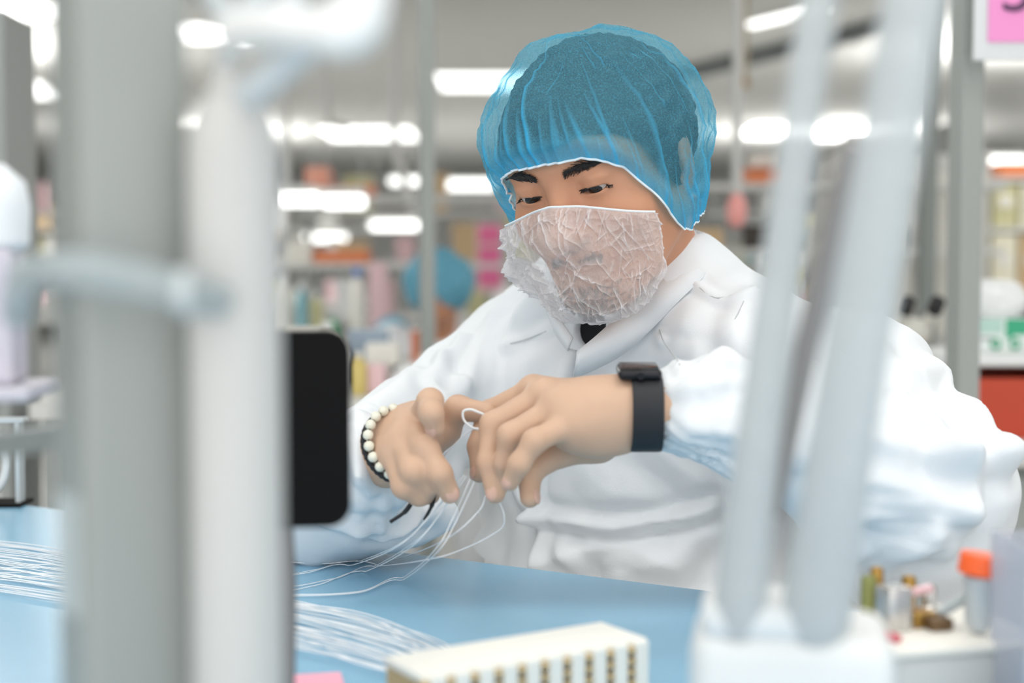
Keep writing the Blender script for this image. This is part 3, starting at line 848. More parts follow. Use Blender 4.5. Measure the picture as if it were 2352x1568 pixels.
for px_, h_, w_ in FOLDS:
    pl = cpix(px_)
    if len(pl) < 2: continue
    wm = w_ * 0.001
    pl = np.array([list(q) for q in bez([Vector(q) for q in pl], 5)])
    lo_, hi_ = pl.min(0) - 4 * wm, pl.max(0) + 4 * wm
    selv = np.where(((CV > lo_) & (CV < hi_)).all(1))[0]
    dd = seg_dist(CV[selv], pl)
    disp[selv] += h_ * 0.001 * (0.7 * np.clip(1 - dd / (1.6 * wm), 0, 1) + 0.3 * np.exp(-(dd / (1.5 * wm)) ** 2) - 0.30 * np.exp(-((dd - 2.0 * wm) / wm) ** 2))
wf = ridge(CV * np.array([9, 9, 7]), 41) - 0.5; wf2 = ridge(CV * 19, 42) - 0.5; wf3 = vnoise(CV * 45, 43) - 0.5
lowb = sm(-CV[:, 2], -0.72, -0.60)
disp = disp * 1.7 + 0.017 * (facet(CV * np.array([9, 9, 7]), 71) - 0.5) + 0.008 * (facet(CV * 19, 72) - 0.5) + 0.003 * (facet(CV * 41, 73) - 0.5) + 0.003 * wf
# gathered elastic cuffs
for cu, el in ((LCU, LE), (RCU, RE)):
    ax_ = (cu - el) / np.linalg.norm(cu - el); s_ = (CV - cu) @ ax_
    rel = CV - cu - s_[:, None] * ax_; rr = np.linalg.norm(rel, axis=1)
    e1_ = np.cross(ax_, [0, 0, 1.0]); e1_ /= np.linalg.norm(e1_); e2_ = np.cross(ax_, e1_)
    an_ = np.arctan2(rel @ e2_, rel @ e1_)
    mk = np.exp(-((s_ + 0.012) / 0.045) ** 2) * (rr < 0.075)
    disp += mk * (0.0022 * np.sin(an_ * 13 + 3 * np.sin(an_ * 3) + s_ * 60) + 0.003 * (ridge(np.stack([an_ * 4, s_ * 90, 0 * s_], 1), 44) - 0.5))
CV2 = CV + CN * disp[:, None]
CV2 = relax(CV2, CQ, 0)
coat = link('coverall', np_mesh('coverall', CV2, CQ), m_coat, worker)
coat['label'] = 'loose crinkled white coverall with gathered cuffs'
# collar: two standing flaps, front placket, seams
def ribbon(name, rows, m, parent, thick=0.0016, n=8):
    """rows: list of polylines (same length) of world points, lofted"""
    R_ = [bez(r, n) for r in rows]
    G = np.array([[list(q) for q in r] for r in R_]); a, b = G.shape[:2]
    V_ = G.reshape(-1, 3); idx = np.arange(a * b).reshape(a, b)
    Q_ = np.stack([idx[:-1, :-1], idx[1:, :-1], idx[1:, 1:], idx[:-1, 1:]], -1).reshape(-1, 4)
    o = link(name, np_mesh(name, V_, Q_), m, parent)
    md = o.modifiers.new('thickness', 'SOLIDIFY'); md.thickness = thick; md.offset = 0
    return o
def ondepth(px, py, d, lift=0.006):
    q = cpix([(px, py)])
    p = P(px, py, d)
    if len(q):
        dep = (Vector(q[0]) - Vector((0, 0, CAMZ))).length / (p - Vector((0, 0, CAMZ))).length * d
        d = min(d, dep - lift)
    return P(px, py, d)
inner = [(1585, 512, 1.520), (1560, 555, 1.475), (1500, 632, 1.445), (1432, 712, 1.425), (1372, 768, 1.410), (1325, 806, 1.402)]
midl = [(1612, 555, 1.515), (1590, 600, 1.470), (1530, 672, 1.440), (1462, 742, 1.420), (1400, 795, 1.408), (1322, 838, 1.402)]
outer = [(1640, 605, 1.510), (1612, 640, 1.478), (1560, 690, 1.455), (1490, 762, 1.438), (1420, 820, 1.428), (1315, 872, 1.420)]
ribbon('collar', [[ondepth(*q) for q in inner], [ondepth(*q) for q in midl], [ondepth(*q) for q in outer]], m_coat, coat)
ribbon('collar', [[ondepth(*q) for q in [(1262, 668, 1.47), (1262, 690, 1.45), (1286, 732, 1.45), (1316, 776, 1.44)]],
                  [ondepth(*q) for q in [(1255, 700, 1.475), (1258, 722, 1.455), (1276, 768, 1.455), (1304, 806, 1.445)]]], m_coat, coat)
ribbon('placket', [[ondepth(*q, 0.003) for q in [(1308, 800, 1.45), (1278, 850, 1.45), (1262, 900, 1.45), (1240, 1000, 1.5), (1234, 1030, 1.5), (1232, 1050, 1.5)]],
                   [ondepth(*q, 0.006) for q in [(1332, 806, 1.45), (1322, 860, 1.45), (1308, 905, 1.45), (1290, 1000, 1.5), (1286, 1030, 1.5), (1284, 1050, 1.5)]]], m_coat, coat)
m_seam = mat('seam_thread', (188, 192, 194), 0.8)
for sm_ in ([(1487, 700), (1520, 765), (1562, 842)], [(1595, 655), (1625, 680), (1655, 690), (1690, 682), (1718, 692)], [(1718, 692), (1690, 750), (1665, 820)],
            [(1718, 692), (1760, 684)], [(1875, 722), (1905, 745), (1932, 775)], [(1160, 800), (1230, 775), (1300, 742)]):
    q = cpix(sm_)
    if len(q) > 1:
        fine = np.array([list(v) for v in bez([Vector(v) for v in q], 8)])
        j = [np.argmin(((CV2 - v) ** 2).sum(1)) for v in fine]
        ptsm = np.array([fine[k] + CN[i] * (disp[i] + 0.0006) for k, i in enumerate(j)])
        for _ in range(6): ptsm[1:-1] = 0.25 * ptsm[:-2] + 0.5 * ptsm[1:-1] + 0.25 * ptsm[2:]
        MB().tube([Vector(v) for v in ptsm], 0.0008, 5).build('seam', m_seam, coat, True)
# black T-shirt neckline in the collar opening
tsh = SDF(); tsh.ell(A3(P(1362, 790, 1.514)), (0.036, 0.037, 0.045)); tsh.cone(A3(neck_w) + [0, -0.0, -0.06], A3(neck_w) + [0.0, -0.012, 0.000], 0.05, 0.0600, 0.02)
V_, Q_ = tsh.mesh(A3(neck_w) - 0.2, A3(neck_w) + 0.15, 0.004, 1)
link('undershirt', np_mesh('undershirt', V_, Q_), m_black, worker)
for sx in (-1, 1):
    an = KN[sx][2]
    sh = SDF(); sh.cone(an - [0, 0, 0.046], an + TF * 0.18 - [0, 0, 0.05], 0.043, 0.037, 0.01)
    V_, Q_ = sh.mesh(an - 0.3, an + 0.3, 0.006, 1); V_[:, 2] = np.maximum(V_[:, 2], 0.002)
    link('shoe', np_mesh('shoe', V_, Q_), mat('black_shoe', (30, 30, 32), 0.6), worker)

# ---- finger nails
m_nail = mat('nail', (216, 176, 158), 0.3)
def nail(tip, prev, nrm, r, w_):
    tip, prev = Vector(tip), Vector(prev); t = (tip - prev).normalized(); n = Vector(nrm); n = (n - t * n.dot(t)).normalized(); b = t.cross(n)
    R_ = Matrix((b, t, n)).transposed()
    MB().sphere(tip + n * (r * 0.78) - t * 0.001, 1.0, 2, (w_, w_ * 1.25, 0.0022), R_).build('nail', m_nail, worker, True)
tocam = Vector((0, -1, 0.25))
nail(Rf[1][3], Rf[1][2], (0.3, -1, 0.2), 0.0086, 0.0062); nail(Rf[0][3], Rf[0][2], (-0.7, -1, 0.1), 0.0084, 0.0060)
nail(Lf[3][3], Lf[3][2], (-0.6, -1, 0.1), 0.0073, 0.0052); nail(Lf[1][3], Lf[1][2], (-0.5, -0.8, 0), 0.0082, 0.006); nail(Lf[0][3], Lf[0][2], (-1, -0.5, 0), 0.0078, 0.0058)
nail(Lt[3], Lt[2], (1, -0.5, 0), 0.0085, 0.0065)

# ---- stool under the worker
stool = thing('work_stool', 'round grey work stool under the seated worker', 'stool', (PEL[0], PEL[1], 0))
m_seat = mat('grey_vinyl', (90, 94, 96), 0.5)
MB().lathe([(0.0, 0.375), (0.18, 0.375), (0.195, 0.39), (0.195, 0.41), (0.18, 0.43), (0.0, 0.435)], (PEL[0], PEL[1], 0), 32, cap=False).build('seat', m_seat, stool, True)
MB().lathe([(0.025, 0.06), (0.025, 0.38)], (PEL[0], PEL[1], 0), 16).build('column', m_leg, stool, True)
for k in range(5):
    a = k * 2 * math.pi / 5
    MB().tube([(PEL[0], PEL[1], 0.09), (PEL[0] + 0.26 * math.cos(a), PEL[1] + 0.26 * math.sin(a), 0.022)], [0.02, 0.015], 8).build('leg', m_leg, stool, True)

# ---- watch and bracelets (worn things)
def frame(ax, up):
    ax = Vector(ax).normalized(); u = Vector(up); u = (u - ax * u.dot(ax)).normalized(); s_ = ax.cross(u)
    return ax, u, s_
ax, u, s_ = frame(P(1450, 938, 1.19) - P(1530, 938, 1.19), (0.0, -0.12, 1))
wc = P(1482, 946, 1.190)
watch = thing('wrist_watch', 'black smartwatch with rubber band on the worker\'s wrist', 'watch', wc)
m_rub = mat('black_rubber', (24, 27, 33), 0.55); m_case = mat('dark_watch_case', (44, 44, 47), 0.28, metal=0.7); m_glass = mat('watch_glass', (10, 10, 12), 0.06)
n = 40; ring = []
bm = bmesh.new(); rows = []
for i in range(n):
    a = 2 * math.pi * i / n
    row = []
    for wv, rv in ((-0.5, 0), (-0.5, 1), (-0.42, 1.25), (0.42, 1.25), (0.5, 1), (0.5, 0)):
        ca, sa = math.cos(a), math.sin(a)
        e_ = 1 / ((abs(ca) ** 2.5 + abs(sa) ** 2.5) ** (1 / 2.5))
        ru, rs_ = 0.0300 * e_, 0.0292 * e_
        row.append(bm.verts.new(wc + ax * (wv * 0.0255) + u * (ca * (ru + rv * 0.0022)) + s_ * (sa * (rs_ + rv * 0.0022))))
    rows.append(row)
for i in range(n):
    A_, B_ = rows[i], rows[(i + 1) % n]
    for k in range(6):
        bm.faces.new((A_[k], A_[(k + 1) % 6], B_[(k + 1) % 6], B_[k]))
mb = MB(); mb.bm.free(); mb.bm = bm
mb.build('band', m_rub, watch, True)
Rw = Matrix((ax, s_, u)).transposed()
mc = wc + u * 0.0345 + ax * 0.006
wcase = MB().box(mc, (0.036, 0.036, 0.0095), rot=Rw, bev=0.0042, seg=4).build('watch_case', m_case, watch, True)
MB().box(mc + u * 0.0046, (0.031, 0.031, 0.0016), rot=Rw, bev=0.0007).build('screen', m_glass, wcase, True)
MB().lathe([(0.003, 0), (0.0032, 0.002), (0.003, 0.003)], mc + s_ * -0.0175, 12, rot=Matrix((u, ax, s_ * -1)).transposed()).build('crown', m_case, wcase, True)

def bracelet_frame(c, d):
    a_, u_, t_ = frame(d, (0, 0, 1)); return Vector(c), a_, u_, t_
rdir = A3(RW) - A3(P(935, 1010, 1.235))
m_bead = mat('cream_beads', (232, 230, 214), 0.3); m_cord = mat('black_braid', (40, 40, 42), 0.6, metal=0.2)
c1, a_, u_, t_ = bracelet_frame(P(922, 1018, 1.244), rdir)
br = thing('bead_bracelet', 'bracelet of cream round beads on the worker\'s wrist', 'bracelet', c1)
for k in range(20):
    a = 2 * math.pi * k / 20
    MB().sphere(c1 + u_ * math.cos(a) * 0.0325 + t_ * math.sin(a) * 0.0325, 0.0048, 2).build('bead', m_bead, br, True)
MB().tube([c1 + u_ * math.cos(2 * math.pi * k / 40) * 0.0320 + t_ * math.sin(2 * math.pi * k / 40) * 0.0320 for k in range(41)], 0.0012, 6).build('string', m_cord, br, True)
c2 = c1 + a_ * 0.0085
br2 = thing('braided_bracelet', 'black braided cord bracelet beside the bead bracelet', 'bracelet', c2)
MB().tube([c2 + a_ * 0.0012 * math.sin(k * 1.57) + u_ * math.cos(2 * math.pi * k / 80) * 0.0328 + t_ * math.sin(2 * math.pi * k / 80) * 0.0328 for k in range(81)], 0.0022, 6).build('cord', m_cord, br2, True)
MB().tube([c2 + a_ * -0.0012 * math.sin(k * 1.57) + u_ * math.cos(2 * math.pi * k / 80) * 0.0331 + t_ * math.sin(2 * math.pi * k / 80) * 0.0331 for k in range(81)], 0.0020, 6).build('cord', m_cord, br2, True)
for pl in ([(998, 1130, 1.215), (992, 1160, 1.215), (975, 1193, 1.22)], [(948, 1150, 1.22), (930, 1175, 1.22), (897, 1198, 1.225)]):
    MB().tube(bez([P(*q) for q in pl], 6), [0.0022] * 7 + [0.0016] * 6, 6).build('tail', m_cord, br2, True)
# ================================================================== things on the near table
m_post = mat('grey_aluminium', (150, 154, 151), 0.45, metal=0.1, noise=0.03, nscale=8)
m_slot = mat('dark_slot', (112, 118, 117), 0.6)
m_white = mat('white_plastic', (226, 228, 228), 0.45)
m_mil = mat('milky_plastic', (214, 222, 226), 0.3, trans=0.25)
m_clear = film('clear_plastic', (214, 224, 232), 0.42, 0.0, 5, 0.05, tint=(0.95, 0.97, 0.98))
m_frost = film('frosted_tube', (222, 224, 224), 0.82, 0.0, 8, 0.10, tint=(0.93, 0.95, 0.96))
m_blk = mat('black_plastic', (12, 10, 11), 0.7, spec=0.15)

# grey upright post: square section turned to the lens, its foot plate on the table
pc = P(190, 784, 0.55); S = 0.044; th = math.atan2(140, 220)
dR = Vector((math.cos(th), math.sin(th), 0)); dL = Vector((-math.sin(th), math.cos(th), 0))
pcen = Vector((pc.x, pc.y, 0)) + (dR + dL) * S / 2
post = thing('grey_post', 'square grey metal upright on the table beside the white column', 'post', (pcen.x, pcen.y, TZ))
MB().box((pcen.x, pcen.y, TZ + 0.45), (S, S, 0.89), th, bev=0.003).build('upright', m_post, post)
MB().box((pcen.x, pcen.y, TZ + 0.004), (0.10, 0.10, 0.008), th, bev=0.002).build('foot_plate', m_slot, post)
lab = Vector((pc.x, pc.y, 0)) + dL * 0.0235 - dR * 0.0006
MB().box((lab.x, lab.y, P(120, 1280, 0.565).z), (0.0012, 0.029, 0.048), th).build('label_plate', mat('pale_label', (182, 190, 191), 0.5), post)
# translucent hose strapped round post and column
hose = thing('clear_hose', 'milky translucent hose looped round the grey post to the white column', 'hose', P(190, 640, 0.518))
MB().tube(bez([P(40, 720, 0.628), P(58, 640, 0.565), P(150, 618, 0.522), P(300, 640, 0.522), P(430, 672, 0.526), P(500, 690, 0.542)], 8), 0.0069, 12).build('tube', film('hose_wall', (196, 204, 206), 0.72, 0, 6, 0.05), hose, True)
for q in ((58, 640, 0.565), (430, 672, 0.526)):
    c = P(*q); MB().lathe([(0.0074, -0.003), (0.0088, -0.003), (0.0088, 0.003), (0.0074, 0.003)], c, 14, rot=Matrix.Rotation(math.pi / 2, 3, 'Y'), cap=False).build('clamp', mat('grey_clamp', (186, 194, 196), 0.5), hose, True)

# white column with bent hoses on top
cc = P(540, 784, 0.565); zt_ = P(540, 235, 0.565).z
colm = thing('white_column', 'tall white cylinder with bent white hoses on its shoulder', 'filter column', (cc.x, cc.y, TZ))
r_ = 0.0184
MB().lathe([(r_ + 0.012, 0.0), (r_ + 0.012, 0.012), (r_, 0.016), (r_, zt_ - TZ - 0.022), (r_ * 0.96, zt_ - TZ - 0.011), (r_ * 0.80, zt_ - TZ - 0.003), (r_ * 0.55, zt_ - TZ + 0.002), (r_ * 0.42, zt_ - TZ + 0.012)], (cc.x, cc.y, TZ), 40).build('shell', mat('white_column_plastic', (190, 190, 188), 0.5), colm, True)
MB().tube(bez([P(545, 250, 0.565), P(575, 215, 0.549), P(660, 140, 0.534), P(760, 50, 0.518), P(830, -30, 0.518)], 8), 0.0063, 12).build('hose', m_mil, colm, True)
MB().tube(bez([P(520, 240, 0.565), P(512, 190, 0.565), P(530, 120, 0.565), P(555, 40, 0.549), P(620, -40, 0.549)], 8), 0.0043, 12).build('hose', m_mil, colm, True)
MB().tube(bez([P(535, 75, 0.549), P(640, 62, 0.518), P(760, 72, 0.502), P(820, 60, 0.502), P(838, 0, 0.502), P(842, -80, 0.502)], 8), [0.0078] * 16 + [0.0093] * 25, 14).build('pipe_bend', m_white, colm, True)
MB().tube(bez([P(470, -30, 0.581), P(510, 20, 0.565), P(560, 62, 0.549), P(640, 30, 0.534), P(700, -20, 0.534)], 8), 0.0052, 12).build('hose', m_mil, colm, True)

# black rounded display on a stalk
dsp = thing('black_display', 'black rounded handheld display on a grey stalk behind the white column', 'display', (P(690, 980, 0.86).x, P(690, 980, 0.86).y, TZ))
c = P(690, 982, 0.86)
MB().box(c, (0.052, 0.016, 0.112), math.radians(8), bev=0.0).build('housing_core', m_blk, dsp)
bm = bmesh.new()
def rrect(w_, h_, r, n=8):
    out = []
    for sx, sz, a0 in ((1, 1, 0), (-1, 1, 90), (-1, -1, 180), (1, -1, 270)):
        for k in range(n + 1):
            a = math.radians(a0 + 90 * k / n); out.append((sx * (w_ / 2 - r) + r * math.cos(a), sz * (h_ / 2 - r) + r * math.sin(a)))
    return out
rr_ = [c + Matrix.Rotation(math.radians(8), 3, 'Z') @ Vector((x, -0.011, z)) for x, z in rrect(0.060, 0.118, 0.014)]
MB().poly(rr_, Matrix.Rotation(math.radians(8), 3, 'Z') @ Vector((0, 0.022, 0))).build('housing', m_blk, dsp)
MB().tube(bez([c + Vector((-0.012, 0.005, -0.055)), c + Vector((-0.010, 0.006, -0.10)), Vector((c.x - 0.012, c.y + 0.01, TZ + 0.03)), Vector((c.x - 0.012, c.y + 0.01, TZ + 0.008))], 6), 0.006, 10).build('stalk', mat('stalk_grey', (120, 112, 110), 0.5), dsp, True)
MB().lathe([(0.03, 0), (0.03, 0.008), (0.01, 0.012)], (c.x - 0.012, c.y + 0.01, TZ), 20).build('foot', m_slot, dsp, True)

# two leaning tubes in a white base
base_c = P(1825, 1510, 0.72)
stand = thing('tube_stand', 'white base block holding two leaning frosted tubes', 'tube stand', (base_c.x, base_c.y, TZ))
ztop = P(1825, 1455, 0.70).z
MB().box((base_c.x, base_c.y + 0.01, (TZ + ztop) / 2), (0.100, 0.075, ztop - TZ), math.radians(-10), bev=0.012, seg=4).build('base_block', m_white, stand, True)
MB().box((base_c.x - 0.012, base_c.y - 0.0, ztop + 0.006), (0.070, 0.05, 0.020), math.radians(-10), bev=0.008, seg=3).build('collar_block', m_white, stand, True)
MB().tube([P(1685, 1520, 0.722), P(1742, 1000, 0.66), P(1838, 300, 0.61), P(1892, -80, 0.58)], [0.0140, 0.0106, 0.0086, 0.0082], 20).build('tube', m_frost, stand, True)
MB().tube([P(1858, 1520, 0.722), P(1935, 1000, 0.64), P(2048, 300, 0.58), P(2110, -80, 0.55)], [0.0178, 0.0150, 0.0126, 0.0122], 20).build('tube', m_frost, stand, True)
MB().tube([P(1778, 1180, 0.70), P(1852, 800, 0.68), P(1965, 330, 0.64)], [0.004, 0.0060, 0.0058], 10).build('shade_strip', mat('taupe_shade', (160, 155, 153), 0.4), stand, True)  # slim tube added as the dark shade line along the right tube
MB().sphere(P(1762, 1395, 0.80), 0.0042, 2).build('knob', mat('orange_plastic', (255, 120, 62), 0.4), stand, True)

# instrument box with a fixture of small metal parts
q0 = P(2140, 1452, 0.93); zi = q0.z
ib = thing('instrument_box', 'low white instrument box carrying a small metal fixture', 'instrument', (q0.x, q0.y, TZ))
MB().box((q0.x, q0.y, (TZ + zi) / 2), (0.106, 0.10, zi - TZ), math.radians(14), bev=0.006, seg=3).build('case', mat('box_grey', (206, 206, 204), 0.5), ib, True)
MB().box((q0.x, q0.y, zi + 0.002), (0.110, 0.104, 0.006), math.radians(14), bev=0.002).build('lid', mat('cream_lid', (238, 235, 226), 0.5), ib, True)
fx = thing('metal_fixture', 'small fixture of brass posts, steel block and red bar on the instrument box', 'fixture', (P(2070, 1440, 0.93).x, P(2070, 1440, 0.93).y, zi + 0.005))
m_brass = mat('brass', (176, 140, 74), 0.3, metal=0.8); m_steel = mat('bright_steel', (205, 203, 200), 0.25, metal=0.7); m_olive = mat('olive_metal', (138, 142, 84), 0.4, metal=0.3)
def onbox(px, py, d, h, r, m, nm, sq=False):
    b = P(px, py, d); z0 = zi + 0.005
    if sq: return MB().box((b.x, b.y, z0 + h / 2), (r * 2, r * 2, h), 0.3, bev=0.0015).build(nm, m, fx, True)
    return MB().lathe([(r * 1.15, 0), (r * 1.15, 0.003), (r, 0.004), (r, h - 0.002), (r * 0.8, h)], (b.x, b.y, z0), 16).build(nm, m, fx, True)
onbox(1995, 1450, 0.94, 0.030, 0.0055, m_olive, 'spring_post'); onbox(2012, 1450, 0.95, 0.034, 0.0045, m_brass, 'post')
onbox(2052, 1455, 0.92, 0.028, 0.0088, m_steel, 'steel_block', True); onbox(2086, 1450, 0.96, 0.026, 0.005, m_brass, 'post')
onbox(2110, 1462, 0.93, 0.010, 0.009, m_brass, 'brass_block', True); onbox(2150, 1465, 0.92, 0.008, 0.008, mat('bronze', (120, 96, 70), 0.4, metal=0.6), 'bronze_block', True)
onbox(2128, 1440, 0.97, 0.018, 0.006, m_steel, 'post')
zf = zi + 0.034
a0, a1 = P(2086, 1362, 0.955), P(2140, 1350, 0.945)
MB().tube([a0, a1], 0.0030, 10).build('pink_tube', mat('pink_tube', (255, 214, 224), 0.3), fx, True)
MB().sphere(P(2080, 1364, 0.955), 0.0042, 2).build('green_knob', mat('pale_green', (150, 205, 130), 0.4), fx, True)
MB().tube([P(1978, 1437, 0.90), P(2066, 1470, 0.885)], 0.0033, 8).build('red_bar', mat('crimson', (196, 60, 80), 0.4), fx, True)
gh = thing('grey_hose', 'thin pale grey hose from the metal fixture to the clear container', 'hose', P(2190, 1390, 0.93))
MB().tube(bez([P(2105, 1440, 0.935), P(2150, 1412, 0.93), P(2215, 1375, 0.925), P(2262, 1345, 0.92), P(2300, 1340, 0.92)], 8), 0.0036, 10).build('tube', mat('pale_hose', (186, 196, 200), 0.4), gh, True)
# clear container at the edge with orange-capped vial
k0 = P(2412, 1420, 0.86)
ctn = thing('clear_container', 'clear blue-tinged plastic container beside the instrument box', 'container', (k0.x, k0.y, TZ))
zc = P(2385, 1245, 0.86).z
for nm, cx, cy, sx, sy in (('side_wall', 0, -0.03, 0.052, 0.002), ('side_wall', 0, 0.03, 0.052, 0.002), ('side_wall', -0.025, 0, 0.002, 0.06), ('side_wall', 0.025, 0, 0.002, 0.06)):
    MB().box((k0.x + cx, k0.y + cy, (TZ + zc) / 2 + 0.002), (sx, sy, zc - TZ), 0, bev=0.0006).build(nm, film('clear_wall', (214, 218, 228), 0.42, 0, 5, 0.05) if 'clear_wall' not in MATS else MATS['clear_wall'], ctn)
MB().box((k0.x, k0.y, TZ + 0.002), (0.05, 0.06, 0.003)).build('bottom', m_mil, ctn)
MB().box((k0.x, k0.y, TZ + 0.03), (0.030, 0.035, 0.05), 0.2, bev=0.004).build('contents', mat('grey_contents', (176, 178, 180), 0.6), ctn)
vl = P(2250, 1300, 0.905)
via = thing('capped_vial', 'translucent tilted vial with a bright orange cap', 'vial', (vl.x, vl.y, zi + 0.005))
RV = Matrix.Rotation(math.radians(8), 3, 'Y')
MB().lathe([(0.0138, 0), (0.0138, 0.012), (0.0132, 0.013)], vl + Vector((0, 0, -0.005)), 24, rot=RV).build('cap', mat('bright_orange', (255, 104, 44), 0.4), via, True)
MB().lathe([(0.004, zi + 0.006 - vl.z), (0.0085, zi + 0.012 - vl.z), (0.0098, -0.006)], vl, 20).build('vial_body', m_mil, via, True)

# white connector rack with tan inserts
zr = TZ + 0.04
A_ = onz(1505, 1470, zr); B_ = onz(985, 1560, zr); ud = (B_ - A_).normalized(); wd = Vector((ud.y, -ud.x, 0))
if wd.y < 0: wd = -wd
Lr = (B_ - A_).length; Wr = 0.062; rot_ = math.atan2(-ud.y, -ud.x)
rk = thing('connector_rack', 'white rack of upright connector columns with tan inserts on the blue mat', 'rack', (A_ + ud * Lr / 2 + wd * Wr / 2).to_tuple()[:2] + (TZ,))
m_rack = mat('ivory_plastic', (244, 243, 236), 0.5); m_tan = mat('tan_insert', (196, 172, 128), 0.6)
mid = A_ + ud * Lr / 2 + wd * Wr / 2
MB().box((mid.x, mid.y, TZ + 0.004), (Lr, Wr, 0.008), rot_, bev=0.001).build('tray', m_rack, rk)
MB().box((mid.x + wd.x * 0.004, mid.y + wd.y * 0.004, TZ + 0.0372), (Lr, Wr - 0.008, 0.006), rot_, bev=0.002).build('top_plate', m_rack, rk, True)
MB().box((mid.x + wd.x * 0.012, mid.y + wd.y * 0.012, TZ + 0.021), (Lr - 0.004, Wr - 0.026, 0.027), rot_).build('core', m_tan, rk)
nc = 10; colw = Lr / nc
cm = MB().box((0, 0, 0), (colw * 0.62, 0.016, 0.032), rot_, bev=0.0015).build('column', m_rack, rk)
im = MB().box((0, 0, 0), (colw * 0.34, 0.008, 0.004), rot_, bev=0.001).build('insert', m_tan, rk)
for i in range(nc):
    q = A_ + ud * (i + 0.5) * colw + wd * 0.010
    o = cm if i == 0 else cm.copy()
    if i: COL.objects.link(o)
    o.location = (q.x, q.y, TZ + 0.024)
    for j in range(4):
        q2 = A_ + ud * (i + 1.0) * colw + wd * 0.006
        o2 = im if (i == 0 and j == 0) else im.copy()
        if i or j: COL.objects.link(o2)
        o2.location = (q2.x, q2.y, TZ + 0.012 + j * 0.0075)

# pink sheet
pk = onz(640, 1580, TZ + 0.001)
tagt(MB().box(pk, (0.09, 0.06, 0.001), 0.2).build('pink_paper', mat('pink_paper', (246, 176, 196), 0.8)), 'pale pink paper sheet flat on the blue mat', 'paper')

# filaments: strands from the fingers to the mat, and a combed bundle lying on it
m_fil = mat('clear_filament', (236, 240, 244), 0.25)
FL = 'thin clear filament running from the worker\'s fingers down onto the blue mat'
rs = np.random.RandomState(3)
z = TZ + 0.0012
arcs = [  # (points in the air: px, py, depth), (points on the mat: px, py)
    ([(1066, 1090, 1.205), (1010, 1180, 1.21), (960, 1238, 1.215)], [(860, 1300), (760, 1330), (600, 1345)]),
    ([(1072, 1092, 1.205), (1018, 1170, 1.21), (945, 1255, 1.21)], [(840, 1312), (720, 1345), (600, 1352)]),
    ([(1058, 1098, 1.205), (985, 1185, 1.21), (925, 1245, 1.22)], [(820, 1290), (720, 1310), (600, 1322)]),
    ([(1050, 1110, 1.205), (975, 1200, 1.215), (900, 1262, 1.22)], [(800, 1300), (700, 1318), (600, 1325)]),
    ([(1080, 1100, 1.205), (1040, 1190, 1.20), (1000, 1262, 1.19)], [(920, 1330), (830, 1360), (700, 1368), (600, 1360)]),
    ([(1090, 1105, 1.205), (1046, 1200, 1.20), (1004, 1268, 1.19)], [(918, 1336), (826, 1364), (690, 1372), (600, 1366)]),
    ([(1118, 1130, 1.205), (1098, 1175, 1.20), (1020, 1240, 1.215)], [(900, 1285), (760, 1298), (600, 1297)]),
    ([(1140, 1138, 1.200), (1158, 1185, 1.20), (1145, 1218, 1.205), (1060, 1262, 1.215), (980, 1285, 1.22)], [(860, 1300), (740, 1298), (600, 1296)]),
]
for i, (air, mt_) in enumerate(arcs):
    pts = [P(*q) for q in air] + [onz(*q, z) for q in mt_] + [onz(300, 1285 + 6 * i, z), onz(-80, 1246 + 12 * i, z)]
    tagt(MB().tube([Vector((v.x, v.y, max(v.z, TZ + 0.0008 + 0.0004 * i))) for v in bez(pts, 10)], 0.0005, 5).build('filament', m_fil, None, True), FL, 'filament', 'filaments held in the hand')
BL = 'fine clear filament in the combed bundle lying across the blue mat'
for i in range(34):
    f = i / 33.0; j = rs.uniform(-1, 1, 8); z = TZ + 0.0009 + 0.004 * rs.rand()
    pts = [onz(-90, 1232 + 112 * f + 6 * j[0], z), onz(120, 1262 + 112 * f + 8 * j[1], z), onz(420, 1330 + 95 * f + 10 * j[2], z),
           onz(660, 1375 + 100 * f + 10 * j[3], z + 0.003), onz(840, 1410 + 120 * f + 10 * j[4], z + 0.003), onz(1000 + 30 * j[5], 1478 + 100 * f, z), onz(1110 + 40 * j[6], 1560 + 80 * f, z)]
    tagt(MB().tube(bez(pts, 6), 0.0006, 4).build('filament', m_fil, None, True), BL, 'filament', 'combed filament bundle')
# thread loop between the hands
lp = [(1108, 985), (1085, 982), (1066, 965), (1064, 945), (1080, 940), (1098, 946), (1112, 952)]
MBt = MB().tube(bez([P(x, y, 1.225) for x, y in lp], 8), 0.0011, 8)
tagt(MBt.build('thread_loop', mat('white_thread', (238, 242, 244), 0.5), None, True), 'small white thread loop held between the two hands', 'thread')
MBt = MB().tube(bez([P(1088, 984, 1.226), P(1060, 1005, 1.23), P(1026, 1040, 1.235), P(1010, 1060, 1.24)], 6), 0.0007, 6)
tagt(MBt.build('thread', m_fil, None, True), 'straight clear thread pulled from the loop to the curled fingers', 'thread')

